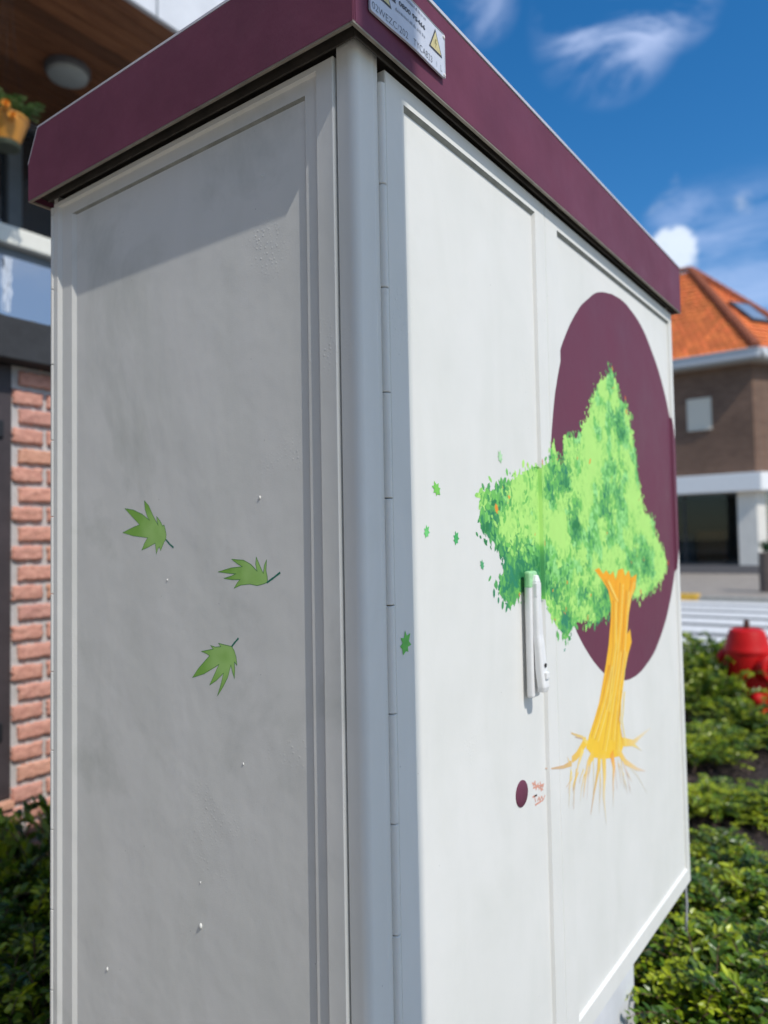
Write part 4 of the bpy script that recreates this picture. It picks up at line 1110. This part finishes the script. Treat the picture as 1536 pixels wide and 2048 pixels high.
# ================================================================== HOUSE ACROSS THE ROAD
far = empty('corner_shop_house', (0, 0, 0)); tag(far, 'dark brick corner house with orange tiled hip roof and shop front across the road', 'house')
XA, YC = 27.34, 4.10
EAVE = [(26.92, 17.4), (26.92, 3.91), (29.98, 2.01), (34.70, 9.70), (34.70, 17.4)]      # plan of the eaves
def offset_poly(poly, d):
    n = len(poly); out_ = []
    for i in range(n):
        a, b_, c_ = [Vector(poly[k % n]) for k in (i-1, i, i+1)]
        def ln(p, q):
            t = (q-p).normalized(); nr = Vector((t.y, -t.x)); return p-nr*d, t
        (p1, t1), (p2, t2) = ln(a, b_), ln(b_, c_)
        den = t1.x*t2.y-t1.y*t2.x; w = p2-p1; k = (w.x*t2.y-w.y*t2.x)/den; out_.append(tuple(p1+t1*k))
    return out_
def prism(name, poly, z0, z1, mat, parent, bev=0.0):
    bm = bmesh.new(); lo_ = [bm.verts.new((x, y, z0)) for x, y in poly]; hi_ = [bm.verts.new((x, y, z1)) for x, y in poly]; n = len(poly)
    bm.faces.new(lo_); bm.faces.new(list(reversed(hi_)))
    for k in range(n): bm.faces.new((lo_[k], hi_[k], hi_[(k+1) % n], lo_[(k+1) % n]))
    bmesh.ops.recalc_face_normals(bm, faces=bm.faces)
    if bev: bmesh.ops.bevel(bm, geom=list(bm.edges), offset=bev, segments=2, affect='EDGES')
    return bm_obj(name, bm, mat, parent)
def farbrick():
    m, nt, b = new_mat('brown_facade_brick'); v = geo_pos(nt)
    mp = N(nt, 'ShaderNodeMapping'); nt.links.new(v, mp.inputs[0])
    sp = N(nt, 'ShaderNodeSeparateXYZ'); nt.links.new(v, sp.inputs[0])
    cb = N(nt, 'ShaderNodeCombineXYZ'); nt.links.new(math_node(nt, 'ADD', sp.outputs[0], sp.outputs[1]), cb.inputs[0]); nt.links.new(sp.outputs[2], cb.inputs[1])
    br = N(nt, 'ShaderNodeTexBrick'); nt.links.new(cb.outputs[0], br.inputs['Vector']); br.inputs['Scale'].default_value = 1
    br.inputs['Brick Width'].default_value = .22; br.inputs['Row Height'].default_value = .072; br.inputs['Mortar Size'].default_value = .007
    br.inputs['Color1'].default_value = rgb((.200, .110, .070)); br.inputs['Color2'].default_value = rgb((.145, .076, .048)); br.inputs['Mortar'].default_value = rgb((.20, .165, .135))
    c = mixc(nt, 1, br.outputs[0], ramp(nt, noise(nt, v, 1.3, 6, .6), [(.3, (.78, .76, .74)), (.7, (1.05, 1.02, 1))]), 'MULTIPLY')
    nt.links.new(c, b.inputs['Base Color']); b.inputs['Roughness'].default_value = .9; return m
M['fbrick'] = farbrick()
M['fwhite'] = simple('white_canopy', (.82, .81, .79), .6, .04)
M['gutter'] = simple('grey_white_gutter', (.50, .51, .53), .5, .06)
M['pillar'] = simple('pale_render_pillar', (.72, .68, .61), .85, .07, 3, bmp=.2)
M['fplinth'] = simple('grey_stone_base', (.19, .17, .16), .8, .12)
ZC0, ZC1 = H+1.56, H+2.19       # canopy
ZG0, ZG1 = H+6.02, H+6.42       # gutter
YEND, XEND = 17.0, 34.3
FOOT = offset_poly(EAVE, .42)
if FOOT[1][0] < 26.92: FOOT = offset_poly(EAVE, -.42)
XA, YC = FOOT[1]
C2 = Vector(FOOT[2]); CD = (C2-Vector(FOOT[1])).normalized(); CN = Vector((-CD.y, CD.x))     # along / into the cut corner side
if CN.x < 0: CN = -CN
prism('wall', FOOT, ZC1-.3, ZG0+.1, M['fbrick'], far)
prism('wall', [(XA+3.2, YC-.4), (XA+3.6, YC-.4), (XEND, YC+8), (XEND, YEND), (XA+3.2, YEND)], 0, ZC1-.301, simple('shop_inner_wall', (.16, .15, .14), .9), far)
def cpt(s_, t_): q = Vector((XA, YC))+CD*s_+CN*t_; return (q.x, q.y)
prism('pillar', [(XA, YC), cpt(.42, 0), cpt(.42, .5), (XA+.5, YC+.62), (XA, YC+.62)], .30, ZC1-.302, M['pillar'], far)
prism('base', [(XA-.02, YC-.01), (XA+.56, YC-.01+.62), (XA+.56, YEND), (XA-.02, YEND)], .004, .298, M['fplinth'], far)
prism('base', [cpt(.0, -.02), cpt(3.2, -.02), cpt(3.2, .3), cpt(.75, .3)], .004, .297, M['fplinth'], far)
box('pillar', (XA, 11.2, .30), (XA+.55, 12.0, ZC1-.302), M['pillar'], far, .01)
def shop_glass():
    m, nt, b = new_mat('shop_glass'); o_ = nt.nodes['Material Output']
    g = N(nt, 'ShaderNodeBsdfGlossy'); g.inputs['Roughness'].default_value = .02; g.inputs[0].default_value = (.9, .95, 1, 1)
    t = N(nt, 'ShaderNodeBsdfTransparent'); t.inputs[0].default_value = (.62, .66, .68, 1)
    fr = N(nt, 'ShaderNodeFresnel'); fr.inputs[0].default_value = 1.35
    mx = N(nt, 'ShaderNodeMixShader'); nt.links.new(fr.outputs[0], mx.inputs[0]); nt.links.new(t.outputs[0], mx.inputs[1]); nt.links.new(g.outputs[0], mx.inputs[2])
    nt.links.new(mx.outputs[0], o_.inputs[0]); return m
M['sglass'] = shop_glass(); M['alu'] = simple('dark_aluminium', (.035, .035, .038), .5)
sw = box('shop_window', (XA+.20, YC+.625, .30), (XA+.212, 11.19, ZC1-.303), M['sglass'], far)
for yy in (YC+.625, 6.55, 8.6, 11.13):
    box('mullion', (XA+.16, yy, .30), (XA+.199, yy+.06, ZC1-.304), M['alu'], sw)
box('bottom_rail', (XA+.162, YC+.626, .302), (XA+.198, 11.19, .40), M['alu'], sw)
cw = prism('shop_window', [cpt(.425, .16), cpt(3.2, .16), cpt(3.2, .19), cpt(.425, .19)], .30, ZC1-.303, M['glass_dark'], far)
for q in (.43, 1.6, 2.9): prism('mullion', [cpt(q, .10), cpt(q+.07, .10), cpt(q+.07, .158), cpt(q, .158)], .30, ZC1-.304, M['alu'], cw)
for zz in (.9, 1.35, 1.8): prism('blind_slat', [cpt(.5, .13), cpt(2.88, .13), cpt(2.88, .157), cpt(.5, .157)], zz, zz+.06, M['frame_grey'], cw)
# things in the shop
M['ochre'] = simple('ochre_wood', (.42, .19, .07), .6, .12, 3)
Pq = lambda x, y: pix(x, y, 0, XA+1.2)
a_, b_ = Pq(1448, 1122), Pq(1393, 1062)
cbn = empty('sideboard', (XA+1.2, (a_[1]+b_[1])/2, .004)); tag(cbn, 'ochre wooden sideboard standing inside the shop window', 'sideboard')
w_ = abs(b_[1]-a_[1]); hh_ = b_[2]
box('carcass', (0, -w_/2, .10), (.5, w_/2, hh_), M['ochre'], cbn, .01)
for k in range(3): box('door', (-.018, -w_/2+.02+k*w_/3, .14), (-.001, -w_/2+k*w_/3+w_/3-.02, hh_-.04), M['ochre'], cbn, .006)
for k in (-1, 1): box('leg', (.03, k*(w_/2-.05)-.03, 0), (.45, k*(w_/2-.05)+.03, .0995), M['ochre'], cbn)
a_, b_ = Pq(1392, 1125), Pq(1352, 1068)
box('floor', (XA+.21, YC+.3, .004), (XA+3.19, YEND, .03), simple('shop_floor', (.20, .18, .16), .6), far)
bb = box('grey_counter', (XA+1.0, a_[1], .031), (XA+1.6, a_[1]+1.1, b_[2]), simple('slate_grey_counter', (.10, .12, .13), .6), None, .02)
tag(bb, 'slate grey counter next to the ochre sideboard in the shop', 'counter')
prism('canopy', offset_poly(FOOT, -.40 if offset_poly(FOOT, -.4)[1][0] < XA else .40), ZC0, ZC1, M['fwhite'], far, .02)
_o = -1 if offset_poly(FOOT, -.4)[1][0] < XA else 1
prism('gutter', offset_poly(FOOT, .55*_o), ZG0+.07, ZG1, M['gutter'], far, .04)
prism('eaves_board', offset_poly(FOOT, .47*_o), ZG0, ZG0+.069, simple('eaves_soffit', (.30, .27, .23), .8), far)
prism('gutter_lip', offset_poly(FOOT, .58*_o), ZG1-.05, ZG1+.012, M['gutter'], far, .015)
gc = offset_poly(FOOT, .56*_o)[1]
lathe('gutter_end', [(.15, 0), (.16, .05), (.12, .09)], M['fwhite'], far, (gc[0]+.25, gc[1]-.13, ZG0+.22), (0, -1, 0))
# blind window panel
a_, b_ = pix(1378, 860, 0, XA-.01), pix(1419, 797, 0, XA-.01)
wd = box('window', (XA-.012, b_[1], a_[2]), (XA+.02, a_[1], b_[2]), simple('cream_blind', (.70, .63, .52), .7, .04), far, .004)
fr_ = simple('cream_window_frame', (.66, .60, .50), .7)
box('frame', (XA-.03, b_[1]-.05, a_[2]-.05), (XA-.001, b_[1]-.001, b_[2]+.05), fr_, wd); box('frame', (XA-.03, a_[1]+.001, a_[2]-.05), (XA-.001, a_[1]+.05, b_[2]+.05), fr_, wd)
box('frame', (XA-.03, b_[1], b_[2]+.001), (XA-.001, a_[1], b_[2]+.05), fr_, wd); box('sill', (XA-.06, b_[1], a_[2]-.06), (XA-.001, a_[1], a_[2]-.001), fr_, wd)
# hip roof covered with overlapping tile courses
def tile_mat():
    m, nt, b = new_mat('orange_roof_tile'); a = N(nt, 'ShaderNodeVertexColor', layer_name='Col'); v = geo_pos(nt)
    c = mixc(nt, 1, a.outputs[0], ramp(nt, noise(nt, v, 1.1, 7, .65), [(.3, (.80, .76, .72)), (.7, (1.06, 1.03, 1))]), 'MULTIPLY')
    nt.links.new(c, b.inputs['Base Color']); b.inputs['Roughness'].default_value = .8; return m
M['tile'] = tile_mat()
EZ = ZG1+.005
AP = Vector(pix(1381, 543, 0, 31.0))
E0, E1, E2, E3, E4 = [Vector((x, y, EZ)) for x, y in EAVE]
RE = Vector((31.0, 17.4, AP.z))
rf = mesh_obj('roof', [E0, E1, E2, E3, E4, AP, RE], [(0, 1, 5, 6), (1, 2, 5), (2, 3, 5), (3, 4, 6, 5), (4, 0, 6), (4, 3, 2, 1, 0)], simple('roof_underlay', (.12, .05, .03), .9), far)
def tile_face(name, poly, parent, seed):
    """overlapping flat tiles over a planar roof face; poly[0]->poly[1] is the eave"""
    rnd = random.Random(seed); vs, fs, cs = [], [], []
    al = (poly[1]-poly[0]).normalized(); nr = al.cross(poly[2]-poly[0]).normalized()
    if nr.z < 0: nr = -nr
    up = nr.cross(al)
    if up.z < 0: up = -up
    uv = [((p-poly[0]).dot(al), (p-poly[0]).dot(up)) for p in poly]; top = max(v for u, v in uv)
    def span(v):
        xs = []
        for i in range(len(uv)):
            (u0, v0), (u1, v1) = uv[i], uv[(i+1) % len(uv)]
            if (v0 <= v) != (v1 <= v): xs.append(u0+(u1-u0)*(v-v0)/(v1-v0))
        return (min(xs), max(xs)) if len(xs) > 1 else None
    nc = int(top/.30); w = .24
    for k in range(nc):
        s0 = top*k/nc; s1 = min(top*.9995, top*(k+1)/nc+.05); a_, b_ = span(s0+1e-4), span(s1)
        if not a_: continue
        if not b_: b_ = ((a_[0]+a_[1])/2,)*2
        x_ = math.floor(a_[0]/w)*w+(k % 2)*w*.5-w
        while x_ < a_[1]:
            l0, l1 = max(x_, a_[0]), min(x_+w-.012, a_[1])
            if l1-l0 > .03:
                m0 = min(max(l0, b_[0]), l1); m1 = max(min(l1, b_[1]), l0)
                if m1 < m0: m0 = m1 = (m0+m1)/2
                j0, j1 = rnd.uniform(-.007, .007), rnd.uniform(-.007, .007)
                pt = lambda u, v, h: poly[0]+al*u+up*v+nr*h
                b0 = len(vs); vs += [pt(l0, s0, .050+j0), pt(l1, s0, .050+j1), pt(m1, s1, .014), pt(m0, s1, .014), pt(l0, s0, .012), pt(l1, s0, .012), pt((l0+l1)/2, s0, .066)]
                fs += [(b0, b0+6, b0+3), (b0+6, b0+1, b0+2), (b0+6, b0+2, b0+3), (b0+4, b0+5, b0+1, b0+6, b0)]
                g = rnd.uniform(.78, 1.14); cs += [(.80*g, .205*g*rnd.uniform(.92, 1.1), .052*g)]*7
            x_ += w
    o = mesh_obj(name, vs, fs, M['tile'], parent, False, cs); o['kind'] = 'stuff'; return o
tile_face('roof_tiles', [E1, E0, RE, AP], rf, 6)
tile_face('roof_tiles', [E1, E2, AP], rf, 7)
def capping(p0, p1, n):
    p0, p1 = Vector(p0), Vector(p1); d = (p1-p0)/n; L = d.length; q = Vector((1, 0, 0)).rotation_difference(d.normalized()); me = None
    for k in range(n):
        if me is None:
            vs, fs = [], []
            for (xx, r) in ((-.04, .17), (L, .145)):
                for j in range(7):
                    a = math.pi*j/6; vs.append((xx, -r*math.cos(a), r*.85*math.sin(a)))
            for j in range(6): fs.append((j, j+1, 8+j, 7+j))
            fs.append(tuple(range(6, -1, -1)))
            o = mesh_obj('ridge_tile', vs, fs, None, rf, False, [(.34, .095, .04)]*14); me = o.data; me.materials.append(M['tile'])  # tile colour darkened to stand in for the hip's shadow line
        else:
            o = bpy.data.objects.new('ridge_tile', me); COL.objects.link(o); o.parent = rf
        o.rotation_mode = 'QUATERNION'; o.rotation_quaternion = q; o.location = p0+d*k+Vector((0, 0, .09))
capping(E1, AP, 20); capping(E2, AP, 20); capping(RE, AP, 30)
# skylight in the corner face of the roof
upv = None
_al = (E2-E1).normalized(); nrm = _al.cross(AP-E1).normalized()
if nrm.z < 0: nrm = -nrm
upv = nrm.cross(_al)
if upv.z < 0: upv = -upv
def onroof(px_, py_):
    d = Vector(ray(px_, py_)); o_ = Vector(CAM); t = (E1+nrm*.06-o_).dot(nrm)/d.dot(nrm); return o_+d*t
ct = onroof(1499, 627)
skw, skh = .62, .62
sk = empty('skylight_tmp'); bpy.data.objects.remove(sk)
fr4 = []
def quadbox(name, c, hw, hh, t, mat, parent, lift):
    vs = []
    for n_ in (lift, lift+t):
        for (a, b_) in ((-1, -1), (1, -1), (1, 1), (-1, 1)): vs.append(c+_al*(a*hw)+upv*(b_*hh)+nrm*n_)
    return mesh_obj(name, vs, [(3, 2, 1, 0), (4, 5, 6, 7), (0, 1, 5, 4), (1, 2, 6, 5), (2, 3, 7, 6), (3, 0, 4, 7)], mat, parent)
skf = quadbox('skylight', ct, .50, .74, .09, M['alu'], rf, 0)
quadbox('skylight_pane', ct, .38, .60, .006, glass_mat('sky_tint_glass', (.30, .36, .44), .08), rf, .092)  # pane colour lightened to imitate reflected sky

# unseen brick house added behind the photographer to darken the side door's light
ter = empty('added_shade_house', (0, 0, 0)); tag(ter, 'unseen brown brick house added to dim the side door of the cabinet', 'house')
M['tbrick'] = M['fbrick']
box('wall', (-14.0, -6.0, 0), (-6.6, 12, 5.4), M['tbrick'], ter)
mesh_obj('roof', [(-14.3, -6.2, 5.4), (-6.3, -6.2, 5.4), (-10.3, -6.2, 8.2), (-14.3, 12.2, 5.4), (-6.3, 12.2, 5.4), (-10.3, 12.2, 8.2)], [(0, 1, 2), (5, 4, 3), (1, 4, 5, 2), (0, 2, 5, 3), (0, 3, 4, 1)], simple('shade_house_slates', (.10, .10, .11), .8), ter)
for yy in (-5.4, -2.0, 1.4, 4.8, 8.4):
    for zz in (.9, 3.4):
        w_ = box('window', (-6.598, yy, zz), (-6.57, yy+1.5, zz+1.5), M['glass_dark'], ter); box('frame', (-6.569, yy-.06, zz-.06), (-6.55, yy+1.56, zz), M['fwhite'], w_); box('frame', (-6.569, yy-.06, zz+1.5), (-6.55, yy+1.56, zz+1.56), M['fwhite'], w_); box('frame', (-6.569, yy+.72, zz+.001), (-6.55, yy+.78, zz+1.499), M['fwhite'], w_)
# wooden tub with a plant on the far pavement
tp = pix(1538, 1184, 2, .004)
tub = empty('wooden_planter', (float(tp[0]), float(tp[1]), .004)); tag(tub, 'weathered wooden planter post with a leafy green plant on the far pavement', 'planter')
M['oldwood'] = simple('weathered_wood', (.17, .125, .10), .85, .25, 9, bmp=.3)
for k in range(12):
    a = 2*math.pi*k/12; o = box('stave', (-.020, -.045, 0), (.020, .045, .92), M['oldwood'], tub, .004); o.location = (.165*math.cos(a), .165*math.sin(a), 0); o.rotation_euler = (0, 0, a)
lathe('soil', [(.15, .85), (.15, .88), (.02, .89)], M['soil'], tub, (0, 0, 0))
pm = shrub(44, .22, .38, 30, .06, [(.03, .10, .03), (.05, .15, .04)], 1.0)
mesh_obj('plant', [Vector(v)+Vector((0, 0, .86)) for v in pm[0][0]], pm[0][1], M['leaf'], tub, False, pm[0][2])

try:
    scene.cycles.use_denoising = True
except Exception: pass
